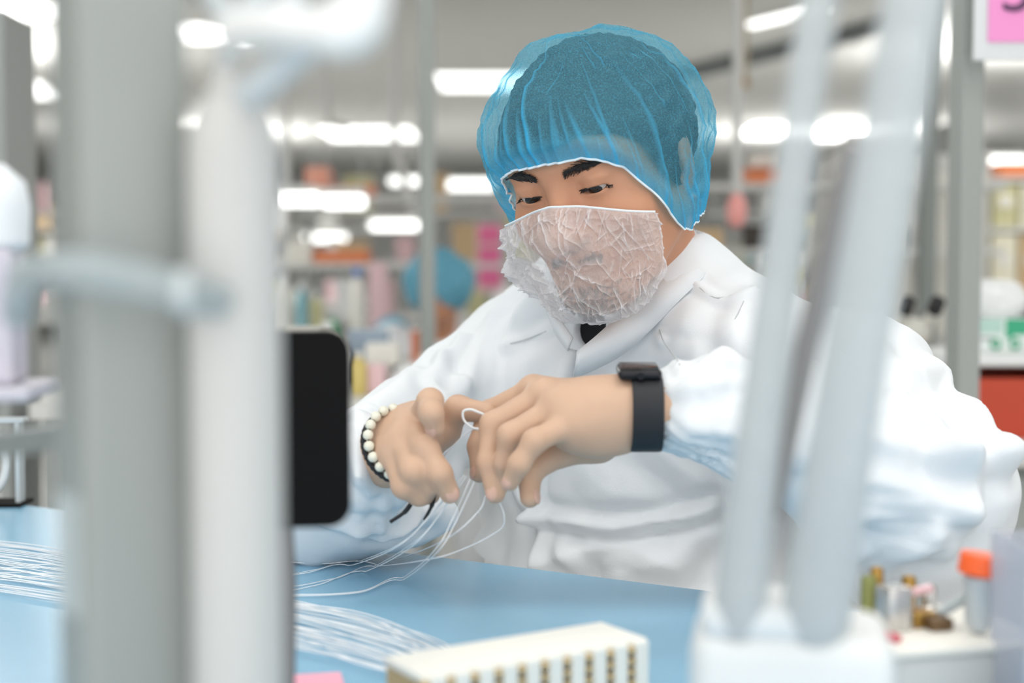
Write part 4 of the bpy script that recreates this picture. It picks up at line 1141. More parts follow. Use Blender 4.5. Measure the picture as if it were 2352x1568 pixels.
# left edge: shelf plate on the post side with wrapped roll, cup and pale box
sc0 = P(0, 800, 0.86)
zsh = P(0, 880, 0.86).z
MB().box((sc0.x - 0.012, sc0.y, zsh - 0.004), (0.075, 0.08, 0.008), 0.1, bev=0.002).build('side_shelf', mat('lilac_grey', (196, 194, 204), 0.5), post)
MB().box(((sc0.x + pcen.x) / 2, (sc0.y + pcen.y) / 2, zsh - 0.016), (0.012, 0.13, 0.012), -0.45).build('bracket', m_post, post)
def on_shelf(nm, lab, cat, prof, x, m, dy=0.0):
    o = MB().lathe(prof, (sc0.x + x, sc0.y + dy, zsh), 28).build(nm, m, None, True); return tagt(o, lab, cat)
h1 = P(0, 575, 0.86).z - zsh
tagt(MB().box((sc0.x - 0.012, sc0.y, zsh + h1 / 2), (0.048, 0.05, h1), 0.15, bev=0.004).build('lilac_carton', mat('lilac_carton', (198, 194, 206), 0.6), None), 'pale lilac carton standing on the small shelf', 'box')
h2 = P(0, 378, 0.86).z - (zsh + h1)
tagt(MB().lathe([(0.022, 0), (0.026, 0.004), (0.027, h2 * 0.5), (0.024, h2 * 0.8), (0.012, h2)], (sc0.x - 0.008, sc0.y, zsh + h1), 28).build('wrapped_roll', mat('wrapped_white', (236, 240, 244), 0.5), None, True), 'white wrapped roll on top of the lilac carton', 'roll')
# clear display stand on the far left of the table
fs = onz(25, 1158, TZ)
cs_ = thing('clear_stand', 'clear frame stand on the table edge holding a white ring', 'stand', (fs.x, fs.y, TZ), TROT)
pxm = fs.y / FPX
for sx in (-0.055, 0.012):
    MB().box((fs.x + sx, fs.y, TZ + 0.053), (0.006, 0.02, 0.10), 0, bev=0.001).build('upright', m_mil, cs_)
MB().box((fs.x - 0.02, fs.y, TZ + 0.105), (0.08, 0.022, 0.006), 0, bev=0.001).build('top_bar', m_mil, cs_)
MB().box((fs.x - 0.02, fs.y, TZ + 0.002), (0.08, 0.05, 0.004), 0).build('foot', m_blk, cs_)
c = Vector((fs.x - 0.024, fs.y - 0.002, TZ + 0.052))
MB().tube([c + Vector((0.020 * math.cos(a), 0, 0.036 * math.sin(a))) for a in np.linspace(0, 2 * math.pi, 33)], 0.005, 8).build('ring', m_white, cs_, True)
# ================================================================== the hall behind
m_lamp = mat('lit_diffuser', (255, 255, 253), 0.5, emit=2.6)
m_frame = mat('lamp_frame', (214, 214, 211), 0.5)
CL = 'flat white ceiling light panel glowing in the hall ceiling'
def ceil_light(px, py, wx, wy, rz=0.0, z=None, lab=CL):
    z = CEIL - 0.02 if z is None else z
    p = onz(px, py, z)
    o = thing('ceiling_light', lab, 'ceiling light', (p.x, p.y, z), rz, 'ceiling light panels')
    MB().box((p.x, p.y, z + 0.008), (wx + 0.05, wy + 0.05, 0.024), rz, bev=0.004).build('frame', m_frame, o)
    MB().box((p.x, p.y, z - 0.006), (wx, wy, 0.008), rz).build('diffuser', m_lamp, o)
CLL = ['glowing ceiling panel partly hidden behind the grey post', 'glowing ceiling panel above the wrapped white roll', 'glowing ceiling panel between the grey post and the white hoses',
       'glowing ceiling panel half hidden by the edge of the blue cap', 'wide glowing ceiling panel crossed by the pale hanging cables', 'slim slanted ceiling light above the dark ceiling beam',
       'glowing ceiling panel between the blue cap and the frosted tubes', 'glowing ceiling panel showing between the two frosted tubes']
for a in ((105, 22, 0.55, 0.6), (20, 206, 1.0, 1.2), (468, 75, 0.55, 0.75), (1120, 188, 0.9, 1.1), (850, 307, 1.15, 1.6), (1797, 38, 0.80, 0.14, -1.07), (1805, 298, 1.0, 1.4), (1950, 303, 0.8, 1.5)):
    ceil_light(*a, lab=CLL.pop(0))
for x, y in ((-0.9, 0.5), (0.9, 0.5), (-0.9, 2.3), (0.9, 2.3)):       # the luminaires right above the table (over the frame)
    o = thing('ceiling_light', 'flat white ceiling light panel over the blue work table', 'ceiling light', (x, y, CEIL - 0.02), 0, 'light panels over the work table')
    MB().box((x, y, CEIL - 0.015), (1.25, 0.65, 0.03), 0, bev=0.004).build('frame', m_frame, o)
    MB().box((x, y, CEIL - 0.034), (1.2, 0.6, 0.008)).build('diffuser', m_lamp, o)
m_wire = mat('white_cable', (206, 206, 204), 0.6)
def batten(px, py, w_, z, lab, h_=0.10):
    p = onz(px, py, z)
    o = thing('bench_lamp', lab, 'lamp', (p.x, p.y, z), 0, 'batten lamps over the far benches')
    h_ = min(h_, 0.14 * w_ + 0.025)
    MB().box((p.x, p.y, z + h_ / 2 + 0.012), (w_, 0.16, 0.03), 0, bev=0.006).build('housing', m_frame, o)
    MB().box((p.x, p.y, z), (w_ - 0.01, 0.14, h_), 0, bev=h_ * 0.2).build('diffuser', m_lamp, o)
    for s in (-0.4, 0.4):
        MB().tube([(p.x + s * w_, p.y, z + h_ / 2 + 0.02), (p.x + s * w_, p.y, CEIL)], 0.003, 6).build('hanger', m_wire, o)
for a in ((2300, 372, 0.42, 2.0, 'batten lamp above the tall shelf unit beside the wide grey pole'), (1915, 428, 0.26, 2.0, 'small batten lamp showing between the frosted tubes'),
          (930, 416, 0.34, 2.0, 'short batten lamp next to the slim pole, under the spiral cable'), (1070, 424, 0.66, 2.0, 'batten lamp between the slim pole and the blue cap'),
          (682, 458, 0.165, 1.31, 'batten lamp under the salmon carton, beside its twin lamp'), (790, 463, 0.165, 1.30, 'batten lamp under the orange bin, beside its twin lamp'),
          (905, 518, 0.62, 1.62, 'low batten lamp beside the slim pole, under the cable end'), (745, 546, 0.66, 1.52, 'lowest batten lamp, just above the flat orange tray'),
          (1795, 432, 0.24, 1.95, 'small batten lamp under the orange bin right of the cap')):
    batten(*a)
# conduit along the ceiling, brass sprinklers, hanging cables
p0, p1 = onz(1540, 190, CEIL - 0.10), onz(2010, 82, CEIL - 0.10)
cdt = thing('ceiling_beam', 'dark grey beam running under the hall ceiling behind the cap', 'beam', p0)
dv = (p1 - p0); L_ = dv.length; cpt = (p0 + p1) / 2
MB().box((cpt.x, cpt.y, CEIL - 0.05), (L_ * 1.3, 0.10, 0.10), math.atan2(dv.y, dv.x)).build('beam_body', mat('beam_grey', (112, 116, 116), 0.7), cdt)
for a in np.linspace(0.1, 0.9, 4):
    q = p0 + dv * a; MB().box((q.x, q.y, CEIL - 0.055), (0.04, 0.13, 0.11), math.atan2(dv.y, dv.x)).build('bracket', m_slot, cdt)
for px_, py_ in ((983, 50), (1712, 190)):
    d_ = 5.0 if px_ < 1000 else 8.0
    p = P(px_, py_, d_)
    spk = thing('sprinkler', 'brass fire sprinkler hanging from the ceiling ' + ('left of the blue cap' if px_ < 1000 else 'right of the blue cap'), 'sprinkler', p)
    MB().tube([(p.x, p.y, p.z + 0.02), (p.x, p.y, CEIL)], 0.012, 8).build('drop_pipe', mat('tan_pipe', (176, 160, 128), 0.5), spk)
    MB().lathe([(0.012, 0.03), (0.022, 0.02), (0.016, -0.01), (0.03, -0.02), (0.03, -0.026)], p, 12).build('head', m_brass, spk, True)
for nm, pl in (('pale cable hanging down left of the batten lamps', [(742, 110, 9), (748, 200, 9), (755, 275, 9), (800, 292, 9)]),
               ('pale spiral cable hanging beside the grey bench pole', [(908, 200, 8), (905, 300, 8), (925, 400, 8), (945, 470, 8), (960, 505, 8)]),
               ('pale cable hanging to the low lamp behind the post', [(660, 500, 10), (668, 560, 10), (672, 620, 10)])):
    pts = [P(*q) for q in pl]; pts = [Vector((pts[0].x, pts[0].y, CEIL))] + pts
    tagt(MB().tube(bez(pts, 6), 0.024, 8).build('hanging_cable', m_wire, None, True), nm, 'cable')

# poles
def pole(px, d, w_, lab, m, dd=None):
    p = P(px, 620, d)
    o = thing('grey_pole', lab, 'pole', (p.x, p.y, 0))
    MB().box((p.x, p.y, CEIL / 2), (w_, w_, CEIL - 0.002), 0.3, bev=0.004).build('shaft', m, o)
    MB().box((p.x, p.y, 0.006), (w_ + 0.08, w_ + 0.08, 0.012), 0.3).build('foot', m_slot, o)
m_pole = mat('pole_grey', (158, 163, 160), 0.5)
pole(2214, 2.5, 0.044, 'wide grey steel pole in front of the red bin', m_pole)
pole(981, 4.0, 0.040, 'slim grey steel pole in front of the far worker in a blue cap', m_pole)
pole(2128, 4.2, 0.042, 'darker grey pole behind the microscope', mat('pole_dark', (132, 138, 135), 0.5))

# benches
m_btop = mat('bench_white', (206, 207, 204), 0.5); m_bleg = mat('bench_leg', (150, 154, 152), 0.5)
def bench(cx, y, wid, lab, z=0.75, shelves=(), depth=0.7, upr=0.0):
    o = thing('workbench', lab, 'workbench', (cx, y, 0))
    MB().box((cx, y, z - 0.02), (wid, depth, 0.04), 0, bev=0.004).build('bench_top', m_btop, o)
    for sx in (-1, 1):
        for sy in (-1, 1):
            MB().box((cx + sx * (wid / 2 - 0.05), y + sy * (depth / 2 - 0.05), (z - 0.04) / 2), (0.05, 0.05, z - 0.04)).build('leg', m_bleg, o)
        if upr: MB().box((cx + sx * (wid / 2 - 0.05), y + depth / 2 - 0.03, (z + upr) / 2), (0.04, 0.04, upr - z)).build('upright', m_bleg, o)
    for zs in shelves:
        MB().box((cx, y + depth / 2 - 0.14, zs - 0.012), (wid, 0.28, 0.024), 0, bev=0.003).build('shelf', m_btop, o)
    return o
bx = lambda px, d: (px - 1176) / FPX * d
bench(bx(760, 6.0), 6.1, 1.9, 'white workbench with two shelves of orange bins', shelves=(1.07, 1.36), upr=1.6)
bench(bx(1010, 4.9), 4.55, 1.1, 'white workbench in front of the far worker', depth=0.5)
bench(bx(760, 3.6), 3.4, 1.2, 'white workbench with pink box and yellow bottle', depth=0.6)
bench(bx(1800, 5.0), 5.2, 1.75, 'white workbench behind the worker\'s shoulder with shelves', shelves=(1.12, 1.36), upr=1.7)
bench(bx(2330, 3.05), 3.1, 1.6, 'grey cabinet bench carrying the red bin', z=0.70, depth=0.75)
MBx = MB().box((bx(2330, 3.05) + 0.3, 3.12, 0.33), (0.9, 0.6, 0.64), 0, bev=0.005)
gc = thing('grey_cabinet', 'grey drawer cabinet under the bench with the red bin', 'cabinet', (bx(2330, 3.05) + 0.3, 3.12, 0))
MBx.build('body', mat('cabinet_grey', (150, 156, 153), 0.5), gc)
for k in range(3):
    dw = MB().box((bx(2330, 3.05) + 0.3, 2.812, 0.14 + 0.2 * k), (0.84, 0.014, 0.18), 0, bev=0.003).build('drawer', mat('drawer_grey', (156, 162, 159), 0.5), gc)
    MB().box((bx(2330, 3.05) + 0.3, 2.80, 0.19 + 0.2 * k), (0.2, 0.012, 0.014)).build('handle', m_slot, dw)

# crumpled blue cloth on the bench
def crumple(nm, lab, cat, c, r, m, sq=(1, 1, 1), seed=1, amp=0.18):
    b = MB().sphere((0, 0, 0), 1.0, 4)
    for v in b.bm.verts:
        n = float(vnoise(A3(v.co)[None] * 2.3 + seed, seed)[0]) - 0.5 + 0.5 * (float(ridge(A3(v.co)[None] * 4.1 + seed, seed)[0]) - 0.5)
        v.co = Vector((v.co.x * r * sq[0], v.co.y * r * sq[1], v.co.z * r * sq[2])) * (1 + amp * n) + Vector(c)
    return tagt(b.build(nm, m, None, True), lab, cat)
# generic clutter builders; every one stands on a bench top or shelf
def bottle(px, y, z, h, r, m, lab, capm=None, nm='bottle'):
    p = ony(px, 620, y); o = thing(nm, lab, 'bottle', (p.x, y, z))
    MB().lathe([(r * 0.9, 0), (r, 0.01), (r, h * 0.7), (r * 0.85, h * 0.78), (r * 0.4, h * 0.85), (r * 0.4, h * 0.9)], (p.x, y, z), 16).build('bottle_body', m, o, True)
    MB().lathe([(r * 0.5, h * 0.88), (r * 0.5, h)], (p.x, y, z), 12).build('cap', capm or m_white, o, True)
def bin_(px, y, z, w_, d_, h, m, lab, nm='storage_bin', rz=0.0):
    p = ony(px, 620, y); o = thing(nm, lab, 'bin', (p.x, y, z))
    for sx in (-1, 1): MB().box((p.x + sx * (w_ / 2 - 0.004), y, z + h / 2), (0.008, d_, h), rz).build('side', m, o)
    for sy in (-1, 1): MB().box((p.x, y + sy * (d_ / 2 - 0.004), z + h * (0.5 if sy > 0 else 0.42)), (w_ - 0.016, 0.008, h if sy > 0 else h * 0.84), rz).build('panel', m, o)
    MB().box((p.x, y, z + 0.005), (w_ - 0.016, d_ - 0.016, 0.01), rz).build('bottom', m, o)
    return o
def boxy(px, y, z, w_, d_, h, m, lab, nm='carton', cat='box', rz=0.0):
    p = ony(px, 620, y); o = thing(nm, lab, cat, (p.x, y, z))
    MB().box((p.x, y, z + h / 2), (w_, d_, h), rz, bev=0.004).build('carton_body', m, o)
    MB().box((p.x, y, z + h + 0.001), (w_ * 0.98, 0.03, 0.002), rz).build('tape', m_frame, o)
    return o
mo = mat('orange_bin', (216, 126, 78), 0.5); mpk = mat('pink_card', (226, 110, 156), 0.7); mbl = mat('sky_plastic', (86, 168, 206), 0.5)
mgr = mat('green_plastic', (30, 150, 96), 0.5); mbk = mat('black_part', (26, 27, 30), 0.5); myl = mat('yellow_plastic', (206, 186, 112), 0.5)
mtn = mat('tan_card', (206, 178, 140), 0.8); mpale = mat('pale_card', (224, 222, 214), 0.7); mteal = mat('teal_plastic', (120, 172, 182), 0.5); mrose = mat('rose_card', (224, 190, 194), 0.7)
moli = mat('pale_olive', (196, 194, 150), 0.7)
sy = 6.1 + 0.21
bin_(803, sy, 1.36, 0.22, 0.24, 0.055, mo, 'orange open bin on the upper far shelf'); boxy(735, sy, 1.36, 0.10, 0.16, 0.13, mat('salmon_card', (222, 150, 124), 0.7), 'salmon carton beside the orange bin on the upper far shelf')
boxy(790, sy - 0.02, 1.07, 0.235, 0.22, 0.055, mo, 'flat orange tray on the lower far shelf', 'orange_tray', 'tray')
boxy(690, sy, 1.07, 0.13, 0.2, 0.09, mpale, 'pale carton on the lower far shelf')
bottle(692, 5.95, 0.75, 0.24, 0.024, mteal, 'teal bottle standing on the far bench', nm='teal_bottle')
bottle(645, 6.0, 0.75, 0.27, 0.05, mpale, 'large pale canister on the far bench', nm='canister')
bottle(726, 6.0, 0.75, 0.20, 0.03, moli, 'olive-yellow bottle on the far bench')
bottle(820, 5.9, 0.75, 0.30, 0.030, mpale, 'tall pale bottle with a blue cap on the far bench', mat('blue_cap', (60, 120, 200), 0.4))
boxy(868, 5.95, 0.75, 0.07, 0.1, 0.32, mrose, 'tall rose carton on the far bench')
bottle(765, 5.75, 0.75, 0.10, 0.022, mgr, 'small green bottle on the far bench', mgr)
boxy(905, 5.95, 0.75, 0.10, 0.1, 0.09, mat('brown_card', (168, 136, 116), 0.8), 'brown carton on the far bench')
mcapb = mat('blue_cloth', (98, 162, 186), 0.8)
p = ony(888, 620, 5.5); crumple('blue_cloth', 'crumpled blue cloth lying on the far bench', 'cloth', (p.x, 5.75, 0.80), 0.075, mcapb, (0.9, 0.9, 0.72), 3)
# bench nearest behind the hands
bottle(822, 3.3, 0.75, 0.10, 0.020, myl, 'small yellow bottle on the near-left bench', mpale)
boxy(858, 3.35, 0.75, 0.055, 0.08, 0.07, mrose, 'pale pink carton on the near-left bench')
boxy(880, 3.5, 0.75, 0.08, 0.10, 0.11, mpale, 'pale grey-white carton on the near-left bench')
bottle(808, 3.55, 0.75, 0.085, 0.016, mbk, 'small black bottle on the near-left bench', mbk)
boxy(925, 3.45, 0.75, 0.05, 0.06, 0.06, mbk, 'small black block on the near-left bench', 'black_block', 'block')
boxy(845, 3.6, 0.75, 0.10, 0.06, 0.14, mat('slate_card', (150, 166, 182), 0.6), 'slate-blue carton on the near-left bench')
bottle(750, 3.5, 0.75, 0.16, 0.03, mpale, 'white bottle on the near-left bench')
boxy(700, 3.45, 0.75, 0.09, 0.10, 0.15, mpale, 'pale tall carton on the near-left bench')
crumple('white_bundle', 'crumpled white wrapping on the near-left bench', 'wrapping', (bx(960, 3.4), 3.35, 0.785), 0.05, m_white, (1.2, 0.8, 0.7), 8, 0.2)
boxy(1010, 3.5, 0.75, 0.10, 0.10, 0.08, mpale, 'pale low carton beside the crumpled white wrapping')
# far worker with blue cap, seen behind the slim pole
def far_person(px, y, zc, lab, cr=0.12):
    p = ony(px, 620, y); X0 = p.x
    o = thing('person', lab, 'person', (X0, y + 0.1, 0))
    b = SDF(); b.cone((X0, y, zc), (X0, y + 0.06, zc - 0.14), 0.085, 0.055, 0.02); b.ell((X0, y - 0.03, zc - 0.05), (0.07, 0.08, 0.10), 0.03)
    b.ell((X0, y - 0.105, zc - 0.05), (0.014, 0.02, 0.02), 0.01)
    b.cone((X0, y + 0.06, zc - 0.14), (X0, y + 0.10, zc - 0.30), 0.055, 0.06, 0.02)
    for s_ in (-1, 1):
        b.cone((X0, y + 0.10, zc - 0.28), (X0 + s_ * 0.17, y + 0.1, zc - 0.26), 0.05, 0.05, 0.02); b.cone((X0 + s_ * 0.17, y + 0.1, zc - 0.26), (X0 + s_ * 0.24, y, zc - 0.44), 0.045, 0.04, 0.01); b.cone((X0 + s_ * 0.24, y, zc - 0.44), (X0 + s_ * 0.17, y - 0.1, zc - 0.42), 0.038, 0.034, 0.01)
    b.cone((X0 - 0.17, y - 0.1, zc - 0.42), (X0 - 0.05, y - 0.3, zc - 0.40), 0.035, 0.03, 0.0); b.cone((X0 + 0.17, y - 0.1, zc - 0.42), (X0 + 0.05, y - 0.3, zc - 0.40), 0.035, 0.03, 0.01)
    V_, Q_ = b.mesh((X0 - 0.3, y - 0.4, zc - 0.5), (X0 + 0.3, y + 0.3, zc + 0.2), 0.008, 1)
    link('body', np_mesh('body', V_, Q_), m_skin, o)
    t = SDF(); t.ell((X0, y + 0.12, zc - 0.40), (0.20, 0.14, 0.27)); t.ell((X0, y + 0.14, 0.50), (0.2, 0.17, 0.12), 0.08)
    for s in (-1, 1):
        t.cone((X0 + s * 0.17, y + 0.1, zc - 0.22), (X0 + s * 0.25, y + 0.0, zc - 0.45), 0.075, 0.06, 0.04); t.cone((X0 + s * 0.25, y, zc - 0.45), (X0 + s * 0.10, y - 0.22, zc - 0.42), 0.06, 0.045, 0.02)
        t.cone((X0 + s * 0.09, y + 0.12, 0.48), (X0 + s * 0.12, y - 0.25, 0.47), 0.09, 0.075, 0.05); t.cone((X0 + s * 0.12, y - 0.25, 0.47), (X0 + s * 0.12, y - 0.22, 0.07), 0.07, 0.06, 0.02)
    V_, Q_ = t.mesh((X0 - 0.4, y - 0.45, 0.0), (X0 + 0.4, y + 0.4, zc + 0.1), 0.012, 1)
    V_ = V_ + vnormals(V_, Q_) * (0.012 * (ridge(V_ * 9, 51) - 0.5))[:, None]
    link('coat', np_mesh('coat', V_, Q_), m_coat, o)
    cp = MB().sphere((0, 0, 0), 1.0, 4)
    for v in cp.bm.verts:
        d_ = A3(v.co)[None]; n = float(ridge(d_ * 3.7, 61)[0]) - 0.5
        v.co = Vector((v.co.x * cr, v.co.y * cr * 1.05, max(v.co.z, -0.8) * cr * 0.95)) * (1 + 0.14 * n) + Vector((X0, y - 0.012, zc + 0.005))
    cp.build('bouffant_cap', mcapb, o, True)
    st = thing('work_stool', 'grey stool under the far worker in a blue cap', 'stool', (X0, y + 0.14, 0))
    MB().lathe([(0.17, 0.36), (0.18, 0.37), (0.18, 0.38), (0.16, 0.39)], (X0, y + 0.14, 0), 24).build('seat', m_seat, st, True)
    for k in range(4):
        a = k * math.pi / 2 + 0.5; MB().tube([(X0 + 0.12 * math.cos(a), y + 0.14 + 0.12 * math.sin(a), 0.36), (X0 + 0.2 * math.cos(a), y + 0.14 + 0.2 * math.sin(a), 0.0)], 0.014, 6).build('leg', m_leg, st)
far_person(1008, 4.95, 0.995, 'seated far worker in blue cap and white coat behind the slim pole')
boxy(1090, 4.55, 0.75, 0.10, 0.08, 0.06, mbk, 'black instrument block on the bench before the far worker', 'instrument_block', 'instrument')
boxy(962, 4.5, 0.75, 0.05, 0.05, 0.10, mat('rust_card', (206, 120, 84), 0.7), 'rust-coloured carton beside the far worker')
# pink notice sheets on a stand behind
pn = P(1125, 585, 7.0)
ns = thing('notice_board', 'pale stand with pink notice sheets behind the far worker', 'notice', (pn.x, pn.y, 0))
MB().box((pn.x, pn.y + 0.02, 0.62), (0.03, 0.03, 1.24)).build('stand_post', m_bleg, ns)
MB().box((pn.x, pn.y, 1.10), (0.13, 0.012, 0.34)).build('board', mrose, ns)
MB().box((pn.x, pn.y + 0.02, 0.008), (0.3, 0.3, 0.016)).build('foot', m_bleg, ns)
for k in range(3):
    MB().box((pn.x, pn.y - 0.009, 1.215 - 0.105 * k), (0.105, 0.004, 0.085)).build('sheet', mpk, ns)

# behind the worker's left shoulder
y5 = 5.2
bin_(1765, 5.41, 1.36, 0.20, 0.24, 0.06, mo, 'orange open bin on the shelf right of the blue cap')
boxy(1755, 5.42, 1.425, 0.12, 0.12, 0.05, mpale, 'pale carton stacked in the orange bin right of the cap')
boxy(1610, 5.41, 1.12, 0.14, 0.2, 0.075, mtn, 'tan carton on the lower shelf beside the blue cap')
p = ony(1692, 490, 5.0)
pl_ = thing('pink_lamp', 'soft pink bulb lamp hanging on a pale tube right of the cap', 'lamp', p)
MB().lathe([(0.010, 0.075), (0.028, 0.05), (0.036, 0.01), (0.030, -0.03), (0.012, -0.048)], p, 20).build('shade', mat('pink_shade', (246, 170, 164), 0.5), pl_, True)
MB().tube([(p.x, p.y, p.z + 0.07), (p.x, p.y, CEIL)], 0.018, 8).build('drop_tube', m_wire, pl_, True)
boxy(1752, 5.42, 1.12, 0.14, 0.12, 0.09, mat('dark_brown', (66, 60, 54), 0.7), 'dark brown box on the lower shelf right of the pink lamp')
bottle(1752, 5.0, 0.75, 0.34, 0.033, mat('steel_bottle', (176, 180, 182), 0.3, metal=0.5), 'tall steel cylinder with white top on the shoulder-side bench', m_white)
boxy(1640, 5.1, 0.75, 0.16, 0.14, 0.30, mat('sand_card', (206, 188, 170), 0.8), 'sand-coloured tall carton on the shoulder-side bench')
boxy(1700, 5.2, 0.75, 0.10, 0.14, 0.26, mrose, 'rose tall carton on the shoulder-side bench')
boxy(1800, 5.2, 0.75, 0.12, 0.14, 0.30, moli, 'pale olive tall carton on the shoulder-side bench')
boxy(1722, 4.95, 0.75, 0.06, 0.06, 0.12, mo, 'small orange carton on the shoulder-side bench')
for i, (px_, m_) in enumerate(((1815, mpale), (1840, mrose))):
    bottle(px_, 5.05, 0.75, 0.24, 0.035, m_, ['pale bottle on the shoulder-side bench', 'rose bottle on the shoulder-side bench'][i])

# right: red bin, glove box, bag, microscope, bottle, shelf of yellow files, pink sign
yb = 3.0; px_m = yb / FPX
zb0 = 0.70; h_b = ony(2250, 842, 2.85).z - zb0
bin_(2325, 3.0, zb0, 0.36, 0.30, h_b, mat('red_bin', (186, 58, 22), 0.45), 'deep red open bin on the cabinet bench', rz=0.0)
pz = zb0 + h_b
p = ony(2325, 620, 3.0)
tagt(MB().box((p.x, 3.0, pz + 0.012), (0.38, 0.31, 0.024), 0, bev=0.006).build('white_tray', m_white, None), 'white flat tray lying on the red bin', 'tray')
gb = thing('glove_box', 'white and green printed glove box on the white tray', 'box', (p.x + 0.03, 3.0, pz + 0.024))
gh_ = ony(2300, 730, 2.95).z - pz - 0.024
gx = ony(2312, 620, 2.95).x
MB().box((gx, 3.0, pz + 0.024 + gh_ / 2), (0.125, 0.10, gh_), 0, bev=0.002).build('box_body', mat('box_white', (226, 232, 230), 0.6), gb)
mg = mat('print_green', (56, 164, 124), 0.6); mlg = mat('print_pale_green', (176, 208, 198), 0.6)
yf = 3.0 - 0.0508
def dec(x0, x1, z0, z1, m):    # printed patch on the box front, in box fractions
    MB().box((gx - 0.0625 + 0.125 * (x0 + x1) / 2, yf, pz + 0.024 + gh_ * (z0 + z1) / 2), (0.125 * (x1 - x0), 0.0012, gh_ * (z1 - z0))).build('print', m, gb)
dec(0.02, 0.45, 0.55, 0.98, mlg); dec(0.50, 0.62, 0.40, 0.98, mg); dec(0.62, 0.98, 0.50, 0.98, mg); dec(0.05, 0.30, 0.36, 0.44, mat('print_grey', (150, 156, 158), 0.6))
for cx in (0.34, 0.66):
    c = Vector((gx - 0.0625 + 0.125 * cx, yf, pz + 0.024 + gh_ * 0.24))
    MB().tube([c + Vector((0.009 * math.cos(a), 0, 0.009 * math.sin(a))) for a in np.linspace(0, 2 * math.pi, 21)], 0.0035, 6).build('print', mg, gb)
crumple('white_bag', 'puffy white plastic bag on top of the glove box', 'bag', (gx + 0.002, 3.02, pz + 0.024 + gh_ + 0.036), 0.062, mat('bag_white', (232, 234, 234), 0.5), (1.15, 0.8, 0.70), 5, 0.16)
# microscope
mp = ony(2085, 620, 3.25); mx, my = mp.x, 3.25
MZ = 0.70 - 0.75
ms = thing('microscope', 'white microscope with black eyepieces on the bench behind the sleeve', 'microscope', (mx, my, 0.75 + MZ))
MB().box((mx, my, 0.765 + MZ), (0.12, 0.16, 0.03), 0, bev=0.006).build('foot', mbk, ms)
MB().box((mx + 0.01, my + 0.05, 0.87 + MZ), (0.05, 0.04, 0.19), 0, bev=0.008).build('arm', mpale, ms)
MB().box((mx - 0.005, my - 0.01, 0.95 + MZ), (0.09, 0.13, 0.06), 0, bev=0.02, seg=3).build('head', mpale, ms, True)
MB().lathe([(0.02, 0), (0.02, 0.04), (0.012, 0.06)], (mx, my - 0.03, 0.855 + MZ), 16).build('objective', mbk, ms, True)
for s in (-1, 1):
    ep = MB().tube([(mx + 0.03 * s, my - 0.06, 0.97 + MZ), (mx + 0.032 * s, my - 0.11, 1.01 + MZ)], 0.014, 12).build('eyepiece', mpale, ms, True)
    MB().tube([(mx + 0.032 * s, my - 0.10, 1.00 + MZ), (mx + 0.033 * s, my - 0.125, 1.022 + MZ)], 0.017, 12).build('eyecup', mbk, ep, True)
MB().lathe([(0.018, -0.045), (0.018, 0.045)], (mx + 0.01, my + 0.05, 0.82 + MZ), 14, rot=Matrix.Rotation(math.pi / 2, 3, 'Y')).build('focus_knob', mbk, ms, True)
bottle(2137, 2.80, 0.70, 0.115, 0.016, myl, 'small yellow bottle with a white cap beside the red bin', m_white)
bottle(2105, 3.1, 0.70, 0.13, 0.024, m_white, 'white squeeze bottle beside the microscope', m_white)
# white panel cabinet behind the darker pole
wp = ony(2110, 620, 5.6)
wcab = thing('white_cabinet', 'white two-door cabinet behind the darker grey pole', 'cabinet', (wp.x, 5.9, 0))
MB().box((wp.x, 5.9, 0.75), (0.62, 0.4, 1.5), 0, bev=0.004).build('body', m_btop, wcab)
for s in (-1, 1):
    for k in range(2):
        dw = MB().box((wp.x + s * 0.15, 5.69, 0.40 + 0.70 * k), (0.28, 0.016, 0.64), 0, bev=0.003).build('door', mpale, wcab)
        MB().box((wp.x + s * 0.03, 5.675, 0.45 + 0.70 * k), (0.012, 0.014, 0.12)).build('handle', m_slot, dw)
# shelf unit with yellow-green files on the right
ux = ony(2310, 620, 6.5).x
su = thing('shelf_unit', 'tall open shelf unit behind the white bag', 'shelf', (ux, 6.5, 0))
for s in (-1, 1): MB().box((ux + s * 0.28, 6.5, 0.85), (0.03, 0.35, 1.7)).build('side', m_bleg, su)
for z in (0.1, 0.5, 0.9, 1.22, 1.44): MB().box((ux, 6.5, z), (0.53, 0.35, 0.02)).build('shelf', m_btop, su)
cols = [(204, 200, 164), (196, 192, 150), (226, 222, 200), (206, 178, 138)]
k = 0
FLN = ['khaki', 'pale olive', 'cream', 'tan']
for z, hh in ((1.23, 0.19), (0.91, 0.29)):
    for i in range(4):
        m_ = mat('file_%d' % ((i + k) % 4), cols[(i + k) % 4], 0.8)
        x = ux - 0.19 + i * 0.125
        o = thing('file_box', FLN[(i + k) % 4] + ' file box on the ' + ('upper' if z > 1 else 'middle') + ' shelf of the shelf unit', 'file box', (x, 6.45, z))
        fcs = MB().box((x, 6.45, z + hh * 0.5), (0.11, 0.24, hh), 0, bev=0.003).build('case', m_, o)
        MB().box((x, 6.328, z + hh * 0.6), (0.06, 0.004, 0.05)).build('spine_label', mpale, fcs)
    k += 1
tagt(MB().box((ux, 6.45, 1.455 + 0.032), (0.18, 0.2, 0.062), 0, bev=0.004).build('orange_tray', mo, None), 'orange tray on top of the tall shelf unit', 'tray')
